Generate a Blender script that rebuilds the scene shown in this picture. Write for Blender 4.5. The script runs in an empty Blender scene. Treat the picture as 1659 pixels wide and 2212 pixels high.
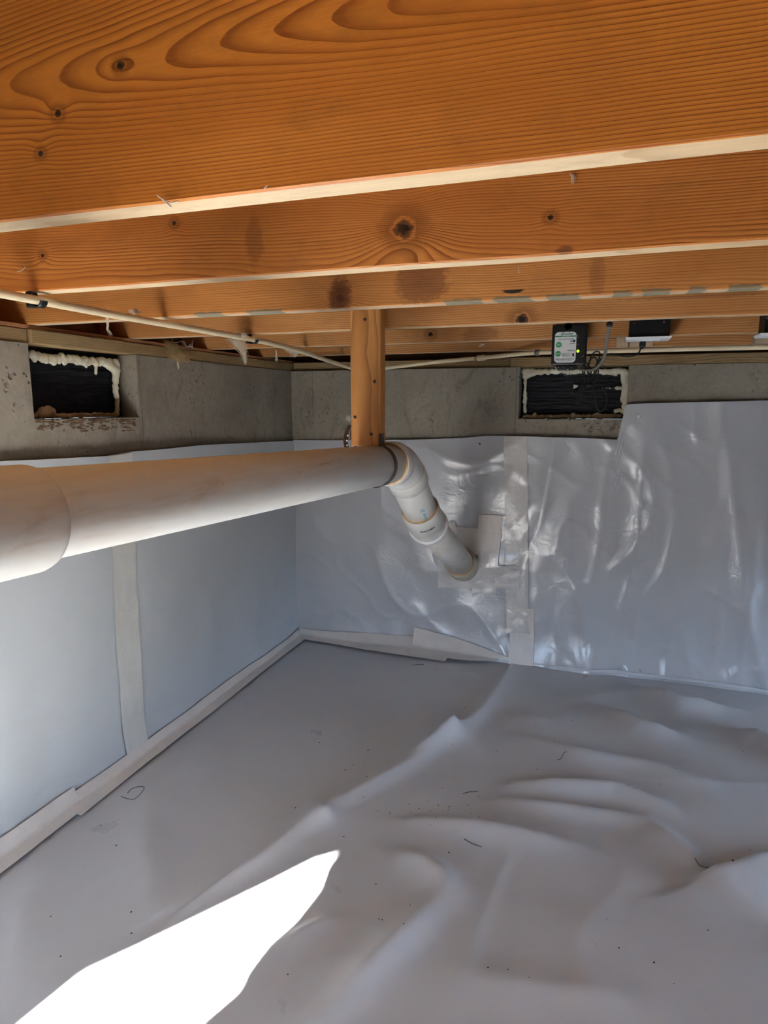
import bpy, math, random
from mathutils import Vector, noise, geometry
R = random.Random(4)
SC = bpy.context.scene
SKY, SUN = 12.0, 190.0
COL = SC.collection
# ------------------------------------------------------------------ camera, world, sun, exposure
CAMZ = 1.1415                                   # lens height above the liner floor
YAW, PITCH, FPX = -0.3251, 0.1629, 1409.1
CX, CY = 829.5, 1106.0
FW = Vector((math.sin(YAW)*math.cos(PITCH), math.cos(YAW)*math.cos(PITCH), -math.sin(PITCH)))
RT = Vector((math.cos(YAW), -math.sin(YAW), 0.0))
UP = RT.cross(FW)
cam = bpy.data.cameras.new('camera'); camo = bpy.data.objects.new('camera', cam); COL.objects.link(camo)
cam.sensor_fit = 'VERTICAL'; cam.sensor_height = 24.0; cam.lens = FPX/2212*24.0
cam.clip_start = 0.02
camo.location = (0, 0, CAMZ)
from mathutils import Matrix
camo.rotation_euler = Matrix((RT, UP, -FW)).transposed().to_euler()
SC.camera = camo
w = bpy.data.worlds.new('world'); SC.world = w; w.use_nodes = True
bg = w.node_tree.nodes['Background']
_t = w.node_tree; _g = _t.nodes.new('ShaderNodeTexCoord'); _s = _t.nodes.new('ShaderNodeSeparateXYZ'); _r = _t.nodes.new('ShaderNodeValToRGB')
_t.links.new(_g.outputs['Generated'], _s.inputs[0]); _t.links.new(_s.outputs[2], _r.inputs[0]); _t.links.new(_r.outputs[0], bg.inputs['Color'])
_r.color_ramp.elements[0].position = 0.0; _r.color_ramp.elements[0].color = (0.07, 0.065, 0.05, 1)      # ground and planting outside
_r.color_ramp.elements[1].position = 0.12; _r.color_ramp.elements[1].color = (0.56, 0.74, 1.0, 1)       # clear sky
bg.inputs['Strength'].default_value = SKY
SUNDIR = Vector((0.05, 0.88, -0.47)).normalized()
sl = bpy.data.lights.new('sun', 'SUN'); sl.energy = SUN; sl.angle = math.radians(0.6); sl.color = (1.0, 0.96, 0.90)
so = bpy.data.objects.new('sun', sl); COL.objects.link(so)
so.rotation_euler = SUNDIR.to_track_quat('-Z', 'Y').to_euler(); so.location = (0, -4, 3)
def portal(loc, sx, sy, direction):
    a = bpy.data.lights.new('sky_portal', 'AREA'); a.shape = 'RECTANGLE'; a.size = sx; a.size_y = sy
    a.cycles.is_portal = True
    o = bpy.data.objects.new('sky_portal', a); COL.objects.link(o); o.location = loc
    o.rotation_euler = Vector(direction).to_track_quat('-Z', 'Y').to_euler()
portal((-0.55, -0.90, 0.80), 1.4, 0.95, (0, 1, 0))
portal((2.30, 1.40, 0.42), 1.7, 0.65, (-1, 0, 0))
vs = SC.view_settings
vs.view_transform = 'Standard'; vs.look = 'None'; vs.gamma = 1.0; vs.exposure = 0.2; vs.use_curve_mapping = False
SC.cycles.max_bounces = 12; SC.cycles.diffuse_bounces = 8; SC.cycles.sample_clamp_indirect = 12.0
SC.cycles.caustics_reflective = False; SC.cycles.caustics_refractive = False

def ray(px, py): return FW + RT*((px-CX)/FPX) - UP*((py-CY)/FPX)
def aty(px, py, y): d = ray(px, py); d = d*(y/d.y); return Vector((d.x, d.y, d.z+CAMZ))
def atx(px, py, x): d = ray(px, py); d = d*(x/d.x); return Vector((d.x, d.y, d.z+CAMZ))
def atz(px, py, z=0.0): d = ray(px, py); d = d*((z-CAMZ)/d.z); return Vector((d.x, d.y, z))

W, XL = 2.85, -1.425                            # concrete faces of back and left wall
XR, YB = 2.30, -0.90                            # right and rear wall
HJ = CAMZ+0.206                                 # underside of the joists
ZC = CAMZ+0.1565                                # top of the concrete
JH, JT = 0.235, 0.038
JY = [0.607, 0.978, 1.359, 1.744, 2.175, 2.596] # front faces of the joists

# ------------------------------------------------------------------ materials
class NT:
    def __init__(s, name, rough=0.6, spec=0.3):
        s.m = bpy.data.materials.new(name); s.m.use_nodes = True; s.t = s.m.node_tree
        s.b = s.t.nodes['Principled BSDF']; s.b.inputs['Roughness'].default_value = rough
        s.b.inputs['Specular IOR Level'].default_value = spec
        s.tc = s.t.nodes.new('ShaderNodeTexCoord')
        s.xyz = s.n('ShaderNodeSeparateXYZ'); s.l(s.tc.outputs['Object'], s.xyz.inputs[0])
        s.x, s.y, s.z = s.xyz.outputs
        s.co = s.tc.outputs['Object']
    def n(s, k): return s.t.nodes.new(k)
    def l(s, a, b): s.t.links.new(a, b)
    def put(s, i, v):
        if hasattr(v, 'is_linked') or hasattr(v, 'links'): s.l(v, i)
        else: i.default_value = v
    def f(s, op, a, b=0.0, c=None, clamp=False):
        q = s.n('ShaderNodeMath'); q.operation = op; q.use_clamp = clamp
        s.put(q.inputs[0], a); s.put(q.inputs[1], b)
        if c is not None: s.put(q.inputs[2], c)
        return q.outputs[0]
    def add(s, a, b): return s.f('ADD', a, b)
    def mul(s, a, b): return s.f('MULTIPLY', a, b)
    def vec(s, x, y, z):
        q = s.n('ShaderNodeCombineXYZ'); s.put(q.inputs[0], x); s.put(q.inputs[1], y); s.put(q.inputs[2], z); return q.outputs[0]
    def scale(s, sx, sy, sz, off=(0, 0, 0)):
        q = s.n('ShaderNodeMapping'); s.l(s.co, q.inputs[0]); q.inputs['Scale'].default_value = (sx, sy, sz); q.inputs['Location'].default_value = off
        return q.outputs[0]
    def noise(s, v, scale, detail=3, rough=0.5, dist=0.0):
        q = s.n('ShaderNodeTexNoise'); s.l(v, q.inputs['Vector']); q.inputs['Scale'].default_value = scale
        q.inputs['Detail'].default_value = detail; q.inputs['Roughness'].default_value = rough; q.inputs['Distortion'].default_value = dist
        return q.outputs['Fac']
    def vor(s, v, scale, feat='F1'):
        q = s.n('ShaderNodeTexVoronoi'); q.feature = feat; s.l(v, q.inputs['Vector']); q.inputs['Scale'].default_value = scale
        return q.outputs['Distance']
    def ramp(s, v, stops, interp='LINEAR'):
        q = s.n('ShaderNodeValToRGB'); s.l(v, q.inputs[0]); e = q.color_ramp.elements; q.color_ramp.interpolation = interp
        while len(e) < len(stops): e.new(0.5)
        for i, (p, c) in enumerate(stops):
            e[i].position = p; e[i].color = (c[0], c[1], c[2], 1) if hasattr(c, '__len__') else (c, c, c, 1)
        return q.outputs[0]
    def mix(s, fac, a, b, mode='MIX'):
        q = s.n('ShaderNodeMix'); q.data_type = 'RGBA'; q.blend_type = mode
        s.put(q.inputs[0], fac)
        for i, v in ((6, a), (7, b)):
            if isinstance(v, tuple): q.inputs[i].default_value = (v[0], v[1], v[2], 1)
            else: s.l(v, q.inputs[i])
        return q.outputs[2]
    def col(s, c):
        if isinstance(c, tuple): s.b.inputs['Base Color'].default_value = (c[0], c[1], c[2], 1)
        else: s.l(c, s.b.inputs['Base Color'])
        return s
    def bump(s, h, strength=0.3, dist=0.002):
        q = s.n('ShaderNodeBump'); q.inputs['Strength'].default_value = strength; q.inputs['Distance'].default_value = dist
        s.l(h, q.inputs['Height']); s.l(q.outputs[0], s.b.inputs['Normal']); return s

def plain(name, c, rough=0.5, spec=0.4, metal=0.0, var=0.12, nscale=30.0):
    k = NT(name, rough, spec); k.b.inputs['Metallic'].default_value = metal
    n = k.noise(k.co, nscale, 4)
    d = tuple(v*(1-var) for v in c); u = tuple(min(1, v*(1+var)) for v in c)
    k.col(k.ramp(n, [(0.3, d), (0.7, u)])); k.bump(n, 0.15, 0.001)
    return k.m

def wood(name, light, dark, pith=(0.1, 0.1), slope=(0.0, 0.0), spacing=0.0045, knots=(), stains_and_shade=(), seed=0.0, warp=0.010, paint=None, axis='x', rough=0.55, cracks=(), bright=1.0):
    k = NT(name, rough, 0.25)
    X, Y, Z = {'x': (k.x, k.y, k.z), 'z': (k.z, k.y, k.x), 'y': (k.y, k.x, k.z)}[axis]
    lowf = k.noise(k.vec(k.mul(X, 1.6), k.mul(Y, 3.0), k.add(k.mul(Z, 5.0), seed)), 1.6, 2)
    mid = k.noise(k.vec(k.mul(X, 7.0), k.mul(Y, 20.0), k.add(k.mul(Z, 26.0), seed)), 1.0, 3, 0.6)
    zz = k.f('SUBTRACT', Z, k.f('MULTIPLY_ADD', X, slope[1], pith[1]))
    yy = k.f('SUBTRACT', Y, k.f('MULTIPLY_ADD', X, slope[0], pith[0]))
    for (kx, kz, kr, amp) in knots:              # fibres bow round each knot
        dx = k.f('DIVIDE', k.f('SUBTRACT', X, kx), kr*3.2); dz = k.f('DIVIDE', k.f('SUBTRACT', Z, kz), kr*2.4)
        e = k.f('EXPONENT', k.mul(k.add(k.mul(dx, dx), k.mul(dz, dz)), -1.0), 0)
        zz = k.add(zz, k.mul(k.mul(dz, e), kr*amp))
        yy = k.add(yy, k.mul(e, kr*amp*0.35))
    r = k.f('SQRT', k.add(k.mul(yy, yy), k.mul(zz, zz)))
    r = k.add(r, k.mul(k.f('SUBTRACT', lowf, 0.5), warp*4)); r = k.add(r, k.mul(k.f('SUBTRACT', mid, 0.5), warp*0.55))
    rr = k.f('DIVIDE', r, spacing)
    ring = k.f('FRACT', rr)
    idn = k.noise(k.vec(k.f('FLOOR', rr), 0.0, 0.0), 3.7, 0)
    prof = k.ramp(ring, [(0.0, 0.12), (0.35, 0.12), (0.72, 0.55), (0.90, 1.0), (0.97, 0.85), (1.0, 0.12)])
    prof = k.mul(prof, k.f('MULTIPLY_ADD', idn, 0.9, 0.5))
    fib = k.noise(k.vec(k.mul(X, 12.0), k.mul(Y, 420.0), k.add(k.mul(Z, 420.0), seed)), 1.0, 2)
    tone = k.noise(k.vec(k.mul(X, 2.5), k.mul(Y, 10.0), k.add(k.mul(Z, 14.0), seed+5)), 1.0, 2)
    reg = k.noise(k.vec(k.mul(X, 3.0), k.mul(Y, 6.0), k.add(k.mul(Z, 9.0), seed+2)), 1.0, 3)
    prof = k.mul(prof, k.f('MULTIPLY_ADD', reg, 1.6, 0.25))
    c = k.mix(k.f('MULTIPLY', prof, 1.0, clamp=True), light, dark)
    c = k.mix(k.f('MULTIPLY_ADD', fib, 0.9, -0.30, clamp=True), c, tuple(v*0.62 for v in light))
    c = k.mix(k.f('MULTIPLY_ADD', tone, 2.4, -0.95, clamp=True), c, tuple(a*b for a, b in zip(light, (0.62, 0.50, 0.40))))
    fine = k.noise(k.vec(k.mul(X, 70.0), k.mul(Y, 70.0), k.add(k.mul(Z, 90.0), seed)), 1.0, 4, 0.7)
    for (kx, kz, kr, amp) in knots:
        dx = k.f('SUBTRACT', X, kx); dz = k.f('SUBTRACT', Z, kz)
        d = k.f('SQRT', k.add(k.mul(k.mul(dx, dx), 0.8), k.mul(dz, dz)))
        d = k.f('DIVIDE', k.add(d, k.mul(k.f('SUBTRACT', fine, 0.5), kr*1.1)), kr)
        c = k.mix(k.ramp(d, [(0.0, 1.0), (0.60, 0.95), (0.78, 0.0)]), c, (0.070, 0.022, 0.008))
        c = k.mix(k.ramp(k.mul(d, 0.45), [(0.0, 0.0), (0.38, 0.0), (0.46, 0.55), (1.0, 0.0)]), c, tuple(v*0.5 for v in dark))
        c = k.mix(k.ramp(d, [(0.0, 1.0), (0.36, 0.9), (0.44, 0.0)]), c, (0.006, 0.004, 0.003))
    for (sx, sz, rx, rz, a) in stains_and_shade:
        dx = k.f('DIVIDE', k.f('SUBTRACT', X, sx), rx); dz = k.f('DIVIDE', k.f('SUBTRACT', Z, sz), rz)
        d = k.add(k.f('SQRT', k.add(k.mul(dx, dx), k.mul(dz, dz))), k.add(k.mul(k.f('SUBTRACT', mid, 0.5), 1.0), k.mul(k.f('SUBTRACT', fine, 0.5), 1.2)))
        c = k.mix(k.mul(k.ramp(d, [(0.0, 1.0), (0.7, 0.8), (1.0, 0.0)]), a), c, (0.10, 0.030, 0.012))
    for (sx, sz, rx, rz) in cracks:
        dx = k.f('DIVIDE', k.f('SUBTRACT', X, sx), rx)
        dz = k.f('DIVIDE', k.f('SUBTRACT', Z, k.f('MULTIPLY_ADD', k.mul(dx, dx), rz*0.8, sz)), rz)
        d = k.add(k.mul(dx, dx), k.mul(dz, dz))
        c = k.mix(k.ramp(d, [(0.0, 1.0), (0.5, 1.0), (1.0, 0.0)]), c, (0.010, 0.006, 0.004))
    if paint:
        pn = k.noise(k.scale(60, 60, 120), 1.0, 3)
        edge = k.f('LESS_THAN', k.f('MULTIPLY_ADD', pn, -0.010, Z), 0.0015)
        m_ = None
        for (a, b) in paint:
            q = k.mul(k.f('GREATER_THAN', k.f('MULTIPLY_ADD', pn, 0.03, X), a+0.015), k.f('LESS_THAN', k.f('MULTIPLY_ADD', pn, 0.03, X), b+0.015))
            m_ = q if m_ is None else k.f('MAXIMUM', m_, q)
        c = k.mix(k.mul(k.mul(edge, m_), 0.65), c, (0.055, 0.105, 0.085))
    gr = k.noise(k.vec(k.mul(X, 9.0), k.mul(Y, 30.0), k.add(k.mul(Z, 16.0), seed+11)), 1.0, 5, 0.7)
    c = k.mix(k.ramp(gr, [(0.52, 0.0), (0.72, 0.45)]), c, tuple(a*b for a, b in zip(light, (0.40, 0.42, 0.50))))
    k.col(c)
    k.bump(k.add(k.mul(prof, -0.6), k.mul(fib, 0.5)), 0.35, 0.0012)
    return k.m

LW, DW = (0.66, 0.30, 0.082), (0.27, 0.085, 0.016)
def shade(c, s): return tuple(v*s for v in c)

def liner_mat(name, base, rough=0.36, seed=0.0, spec=0.5, wk=1.0):
    k = NT(name, rough, spec)
    big = k.noise(k.scale(1, 1, 1, (seed, 0, 0)), 2.2, 4)
    dirt = k.noise(k.scale(1, 1, 1, (seed+9, 2, 0)), 6.0, 5, 0.6)
    c = k.ramp(big, [(0.3, shade(base, 0.93)), (0.7, base)])
    c = k.mix(k.ramp(dirt, [(0.52, 0.0), (0.75, 0.22)]), c, tuple(a*b for a, b in zip(base, (0.80, 0.74, 0.68))))
    k.col(c)
    wx = k.noise(k.scale(420, 420, 22), 1.0, 2); wz = k.noise(k.scale(22, 22, 420), 1.0, 2); wy = k.noise(k.scale(420, 22, 60), 1.0, 2)
    cre = k.f('ABSOLUTE', k.f('SUBTRACT', k.noise(k.scale(1, 1, 1, (seed, 4, 0)), 9.0, 3, 0.55, 0.6), 0.5))
    h = k.add(k.mul(k.add(k.add(wx, wz), wy), 0.16*wk), k.mul(k.f('MINIMUM', cre, 0.09), 4.5*wk))
    k.bump(h, 0.55, 0.0016)
    k.l(k.ramp(dirt, [(0.3, rough*0.85), (0.8, min(1, rough*1.35))]), k.b.inputs['Roughness'])
    return k.m
M = {}
M['liner_wall'] = liner_mat('liner_wall', (0.50, 0.515, 0.54), 0.17, 1.0, spec=0.75)
M['liner_left'] = liner_mat('liner_left', (0.54, 0.58, 0.61), 0.36, 7.0, wk=0.6)
M['liner_floor'] = liner_mat('liner_floor', (0.60, 0.615, 0.64), 0.32, 3.0, wk=0.35)
def tape_mat(name, c, rough):
    k = NT(name, rough, 0.6); n = k.noise(k.co, 9.0, 4, 0.6, 0.8)
    k.col(k.ramp(n, [(0.3, shade(c, 0.90)), (0.7, c)]))
    cre = k.f('ABSOLUTE', k.f('SUBTRACT', k.noise(k.co, 22.0, 2, 0.5, 1.2), 0.5))
    k.bump(k.f('MINIMUM', cre, 0.08), 0.5, 0.0045); return k.m
M['tape'] = tape_mat('tape', (0.76, 0.71, 0.66), 0.35)
M['tape_grey'] = tape_mat('tape_grey', (0.66, 0.67, 0.64), 0.35)
M['tape_gloss'] = tape_mat('tape_gloss', (0.68, 0.66, 0.64), 0.16)
def concrete_mat(name, axis='x', lines=()):
    k = NT(name, 0.9, 0.2)
    a = k.noise(k.co, 2.6, 6, 0.65, 0.5); b = k.noise(k.co, 60.0, 4, 0.6); st = k.noise(k.scale(1, 1, 0.5, (7, 3, 1)), 9.0, 5, 0.7, 1.5)
    c = k.ramp(a, [(0.3, (0.185, 0.160, 0.118)), (0.55, (0.262, 0.232, 0.180)), (0.75, (0.345, 0.310, 0.248))])
    c = k.mix(0.30, c, k.ramp(b, [(0.3, (0.15, 0.135, 0.105)), (0.7, (0.29, 0.27, 0.23))]))
    c = k.mix(k.ramp(st, [(0.56, 0.0), (0.66, 0.45), (0.78, 0.1)]), c, (0.115, 0.10, 0.078))
    wv = k.n('ShaderNodeVectorMath'); wv.operation = 'ADD'; k.l(k.co, wv.inputs[0])
    nn = k.n('ShaderNodeTexNoise'); k.l(k.co, nn.inputs['Vector']); nn.inputs['Scale'].default_value = 55.0
    sc_ = k.n('ShaderNodeVectorMath'); sc_.operation = 'SCALE'; k.l(nn.outputs['Color'], sc_.inputs[0]); sc_.inputs['Scale'].default_value = 0.016
    k.l(sc_.outputs[0], wv.inputs[1]); wc = wv.outputs[0]
    v = k.vor(wc, 17.0); v2 = k.vor(wc, 47.0)
    sel = k.noise(k.scale(1, 1, 1, (5, 5, 5)), 5.0, 3)
    pit = k.mul(k.ramp(v, [(0.0, 1.0), (0.10, 0.9), (0.17, 0.0)]), k.ramp(sel, [(0.54, 0.0), (0.62, 1.0)]))
    pit2 = k.mul(k.ramp(v2, [(0.0, 1.0), (0.13, 0.8), (0.22, 0.0)]), k.ramp(sel, [(0.45, 0.0), (0.66, 1.0)]))
    pits = k.f('MAXIMUM', pit, pit2)
    c = k.mix(k.mul(pits, 0.6), c, (0.055, 0.048, 0.040))
    co = k.x if axis == 'x' else k.y
    for (p, w_) in lines:
        d = k.f('ABSOLUTE', k.f('SUBTRACT', co, k.f('MULTIPLY_ADD', nn.outputs['Fac'], 0.003, p-0.0015)))
        ln = k.f('LESS_THAN', d, w_); c = k.mix(k.mul(ln, 0.55), c, (0.05, 0.042, 0.034)); pits = k.f('MAXIMUM', pits, k.mul(ln, 0.6))
    k.col(c); k.bump(k.add(k.mul(b, 0.5), k.mul(pits, -2.5)), 0.6, 0.004); return k.m
M['concrete'] = concrete_mat('concrete'); M['concrete_left'] = concrete_mat('concrete_left', 'y', [(1.775, 0.0012), (2.67, 0.0010)])
M['concrete_back'] = concrete_mat('concrete_back', 'x', [(-1.315, 0.0011), (-0.368, 0.0016), (0.62, 0.001)])
def pvc_mat():
    k = NT('pvc', 0.38, 0.45)
    st = k.noise(k.scale(9, 1.6, 9), 2.2, 5, 0.65, 0.4)
    c = k.ramp(st, [(0.35, (0.68, 0.69, 0.67)), (0.60, (0.62, 0.59, 0.54)), (0.80, (0.48, 0.38, 0.27))])
    sc = k.noise(k.scale(40, 3.0, 90, (2, 0, 0)), 1.0, 3, 0.6)
    c = k.mix(k.ramp(sc, [(0.66, 0.0), (0.74, 0.45)]), c, (0.30, 0.20, 0.12))
    v = k.vor(k.co, 34.0); sel = k.noise(k.co, 9.0, 2)
    c = k.mix(k.mul(k.ramp(v, [(0.0, 0.8), (0.06, 0.6), (0.11, 0.0)]), k.ramp(sel, [(0.54, 0.0), (0.62, 1.0)])), c, (0.09, 0.05, 0.03))
    k.col(c); k.bump(st, 0.08, 0.001); return k.m
M['pvc'] = pvc_mat()
M['pvc_white'] = plain('pvc_white', (0.68, 0.68, 0.65), 0.35, 0.5, var=0.06, nscale=14)
M['pvc_grey'] = plain('pvc_grey', (0.42, 0.39, 0.32), 0.45, 0.4, var=0.25, nscale=12)
M['cement'] = plain('cement', (0.42, 0.27, 0.12), 0.5, 0.4, var=0.25, nscale=25)
M['pex'] = plain('pex', (0.78, 0.66, 0.43), 0.35, 0.45, var=0.07, nscale=8)
M['strap'] = plain('strap', (0.055, 0.028, 0.020), 0.5, 0.5, metal=0.3, var=0.4, nscale=60)
M['black'] = plain('black', (0.005, 0.005, 0.006), 0.5, 0.2, var=0.3)
M['blackp'] = plain('black_plastic', (0.006, 0.006, 0.006), 0.4, 0.25, var=0.2)
M['greyc'] = plain('grey_cable', (0.10, 0.095, 0.085), 0.45, 0.4)
M['white'] = plain('white_plastic', (0.90, 0.91, 0.91), 0.35, 0.5, var=0.03)
M['wire_w'] = plain('white_wire', (0.62, 0.58, 0.52), 0.4, 0.5, var=0.05)
M['label'] = plain('label_paper', (0.90, 0.93, 0.94), 0.5, 0.3, var=0.02)
M['green'] = plain('label_green', (0.03, 0.24, 0.09), 0.5, 0.3, var=0.05)
M['dgreen'] = plain('logo_green', (0.02, 0.16, 0.07), 0.5, 0.3, var=0.05)
M['ink'] = plain('ink', (0.03, 0.03, 0.04), 0.6, 0.2, var=0.05)
M['inkgrey'] = plain('ink_grey', (0.30, 0.32, 0.33), 0.6, 0.2, var=0.05)
M['blueink'] = plain('blue_ink', (0.05, 0.33, 0.50), 0.6, 0.2, var=0.05)
M['paperw'] = plain('white_print', (0.62, 0.78, 0.66), 0.6, 0.2, var=0.02)
M['steel'] = plain('steel', (0.35, 0.30, 0.27), 0.4, 0.5, metal=0.8, var=0.2)
M['fluff'] = plain('fluff', (0.62, 0.55, 0.44), 0.9, 0.1, var=0.15, nscale=80)
M['fluff_y'] = plain('fluff_yellow', (0.42, 0.29, 0.13), 0.9, 0.1, var=0.25, nscale=80)
M['dirt'] = plain('dirt', (0.05, 0.04, 0.03), 0.9, 0.1, var=0.4)
M['web'] = plain('pale_thread', (0.60, 0.52, 0.44), 0.8, 0.2, var=0.1)
k = NT('green_lamp', 0.4); k.col((0.3, 0.9, 0.05)); k.b.inputs['Emission Color'].default_value = (0.55, 1.0, 0.03, 1); k.b.inputs['Emission Strength'].default_value = 1.1; M['led'] = k.m
k = NT('spray_foam', 0.55, 0.35); n = k.noise(k.co, 28.0, 4, 0.6)
k.col(k.ramp(n, [(0.3, (0.60, 0.55, 0.38)), (0.7, (0.84, 0.81, 0.66))])); k.bump(n, 0.3, 0.004); M['foam'] = k.m
k = NT('aged_foam', 0.6, 0.3); n = k.noise(k.co, 22.0, 4, 0.6)
k.col(k.ramp(n, [(0.3, (0.26, 0.16, 0.08)), (0.7, (0.48, 0.33, 0.19))])); k.bump(n, 0.3, 0.004); M['foam_old'] = k.m
k = NT('black_board', 0.7, 0.25); n = k.noise(k.scale(12, 12, 130), 1.0, 4, 0.6, 0.4)
k.col(k.ramp(n, [(0.35, (0.002, 0.002, 0.003)), (0.7, (0.012, 0.012, 0.015))])); k.bump(n, 0.9, 0.006); M['board'] = k.m

# ------------------------------------------------------------------ mesh helpers
def set_tags(o, label=None, cat=None, group=None, kind=None):
    if label: o['label'] = label
    if cat: o['category'] = cat
    if group: o['group'] = group
    if kind: o['kind'] = kind
    return o
def wloc(o):
    v = Vector((0, 0, 0))
    while o: v += o.location; o = o.parent
    return v
def mk(name, V, F, mat, parent=None, loc=None, smooth=False, bevel=0.0, **tg):
    V = [Vector(v) for v in V]
    if loc is None:
        if parent is None:
            xs = [v.x for v in V]; ys = [v.y for v in V]; zs = [v.z for v in V]
            loc = Vector(((min(xs)+max(xs))/2, (min(ys)+max(ys))/2, min(zs)))
        else: loc = wloc(parent)
    loc = Vector(loc)
    me = bpy.data.meshes.new(name); me.from_pydata([tuple(v-loc) for v in V], [], F); me.update()
    mats = mat if isinstance(mat, (list, tuple)) else [mat]
    for m in mats: me.materials.append(m)
    o = bpy.data.objects.new(name, me); COL.objects.link(o)
    if parent: o.parent = parent; o.location = loc-wloc(parent)
    else: o.location = loc
    if smooth:
        for p in me.polygons: p.use_smooth = True
    if bevel:
        b = o.modifiers.new('bevel', 'BEVEL'); b.width = bevel; b.segments = 2; b.limit_method = 'ANGLE'
    set_tags(o, **tg); return o
def empty(name, loc, **tg):
    o = bpy.data.objects.new(name, None); COL.objects.link(o); o.location = loc; o.empty_display_size = 0.05
    return set_tags(o, **tg)
def boxvf(x0, x1, y0, y1, z0, z1):
    V = [(x, y, z) for x in (x0, x1) for y in (y0, y1) for z in (z0, z1)]
    F = [(0, 1, 3, 2), (4, 6, 7, 5), (0, 4, 5, 1), (2, 3, 7, 6), (0, 2, 6, 4), (1, 5, 7, 3)]
    return V, F
def join(*parts):
    V, F = [], []
    for v, f in parts:
        n = len(V); V += list(v); F += [tuple(i+n for i in q) for q in f]
    return V, F
def tubevf(P, rad, seg=16, caps=True, closed=False):
    P = [Vector(p) for p in P]; n = len(P)
    rad = rad if isinstance(rad, (list, tuple)) else [rad]*n
    V, F = [], []; prev = None
    for i, p in enumerate(P):
        t = (P[min(i+1, n-1)]-P[max(i-1, 0)])
        if t.length < 1e-9: t = Vector((0, 0, 1))
        t.normalize()
        if prev is None:
            a = Vector((0, 0, 1)) if abs(t.z) < 0.9 else Vector((1, 0, 0)); u = (a-t*a.dot(t)).normalized()
        else: u = (prev-t*prev.dot(t)).normalized()
        prev = u; v = t.cross(u)
        for j in range(seg):
            a = 2*math.pi*j/seg; V.append(p+(u*math.cos(a)+v*math.sin(a))*rad[i])
    for i in range(n-1):
        for j in range(seg): F.append((i*seg+j, i*seg+(j+1) % seg, (i+1)*seg+(j+1) % seg, (i+1)*seg+j))
    if caps: F.append(tuple(range(seg))[::-1]); F.append(tuple((n-1)*seg+j for j in range(seg)))
    return V, F
def spline(P, n=10):
    P = [Vector(p) for p in P]; out = []
    for i in range(len(P)-1):
        p0, p1, p2, p3 = P[max(i-1, 0)], P[i], P[i+1], P[min(i+2, len(P)-1)]
        for k_ in range(n):
            t = k_/n
            out.append(0.5*((2*p1)+(p2-p0)*t+(2*p0-5*p1+4*p2-p3)*t*t+(3*p1-p0-3*p2+p3)*t**3))
    out.append(P[-1]); return out
def gridvf(fn, nu, nv):
    V = [fn(i/nu, j/nv) for j in range(nv+1) for i in range(nu+1)]
    F = [(j*(nu+1)+i, j*(nu+1)+i+1, (j+1)*(nu+1)+i+1, (j+1)*(nu+1)+i) for j in range(nv) for i in range(nu)]
    return V, F
def lerp(T, x):
    if x <= T[0][0]: return T[0][1]
    for (a, b), (c, d) in zip(T, T[1:]):
        if x <= c: return b+(d-b)*(x-a)/max(c-a, 1e-9)
    return T[-1][1]
def nz(x, y, z=0.0): return noise.noise(Vector((x, y, z)))

# ------------------------------------------------------------------ the setting: walls, floor slab, subfloor
def holed_wall(a0, a1, z0, z1, holes, to3, t0, t1):
    """box wall on a 2-D grid (a along, z up) with rectangular holes; to3(a, t, z)"""
    As = sorted(set([a0, a1]+[h for q in holes for h in q[:2]])); Zs = sorted(set([z0, z1]+[h for q in holes for h in q[2:]]))
    V, F = [], []
    def solid(i, j):
        if i < 0 or j < 0 or i >= len(As)-1 or j >= len(Zs)-1: return False
        ca, cz = (As[i]+As[i+1])/2, (Zs[j]+Zs[j+1])/2
        return not any(q[0] < ca < q[1] and q[2] < cz < q[3] for q in holes)
    def quad(ps):
        n = len(V); V.extend(ps); F.append((n, n+1, n+2, n+3))
    for i in range(len(As)-1):
        for j in range(len(Zs)-1):
            if not solid(i, j): continue
            a, b, c, d = As[i], As[i+1], Zs[j], Zs[j+1]
            for t in (t0, t1): quad([to3(a, t, c), to3(b, t, c), to3(b, t, d), to3(a, t, d)])
            for (di, dj, p, q) in ((-1, 0, (a, c), (a, d)), (1, 0, (b, c), (b, d)), (0, -1, (a, c), (b, c)), (0, 1, (a, d), (b, d))):
                if not solid(i+di, j+dj): quad([to3(p[0], t0, p[1]), to3(q[0], t0, q[1]), to3(q[0], t1, q[1]), to3(p[0], t1, p[1])])
    return V, F
VL = (1.348, 1.762, CAMZ-0.040, ZC)             # left vent opening: y0 y1 z0 z1
VB = (-0.356, 0.078, CAMZ-0.060, ZC)            # back vent opening: x0 x1 z0 z1
V, F = holed_wall(YB-0.2, W+0.2, -0.15, ZC, [VL], lambda a, t, z: (t, a, z), XL, XL-0.2)
mk('wall_left', V, F, M['concrete_left'], loc=(0, 0, 0), kind='structure')
V, F = holed_wall(XL, XR+0.2, -0.15, ZC, [VB], lambda a, t, z: (a, t, z), W, W+0.2)
mk('wall_back', V, F, M['concrete_back'], loc=(0, 0, 0), kind='structure')
V, F = holed_wall(YB-0.2, W, -0.15, HJ+JH, [(0.6, 2.2, 0.12, 0.72)], lambda a, t, z: (t, a, z), XR, XR+0.05)
mk('wall_right', V, F, M['liner_left'], loc=(0, 0, 0), kind='structure')
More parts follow.
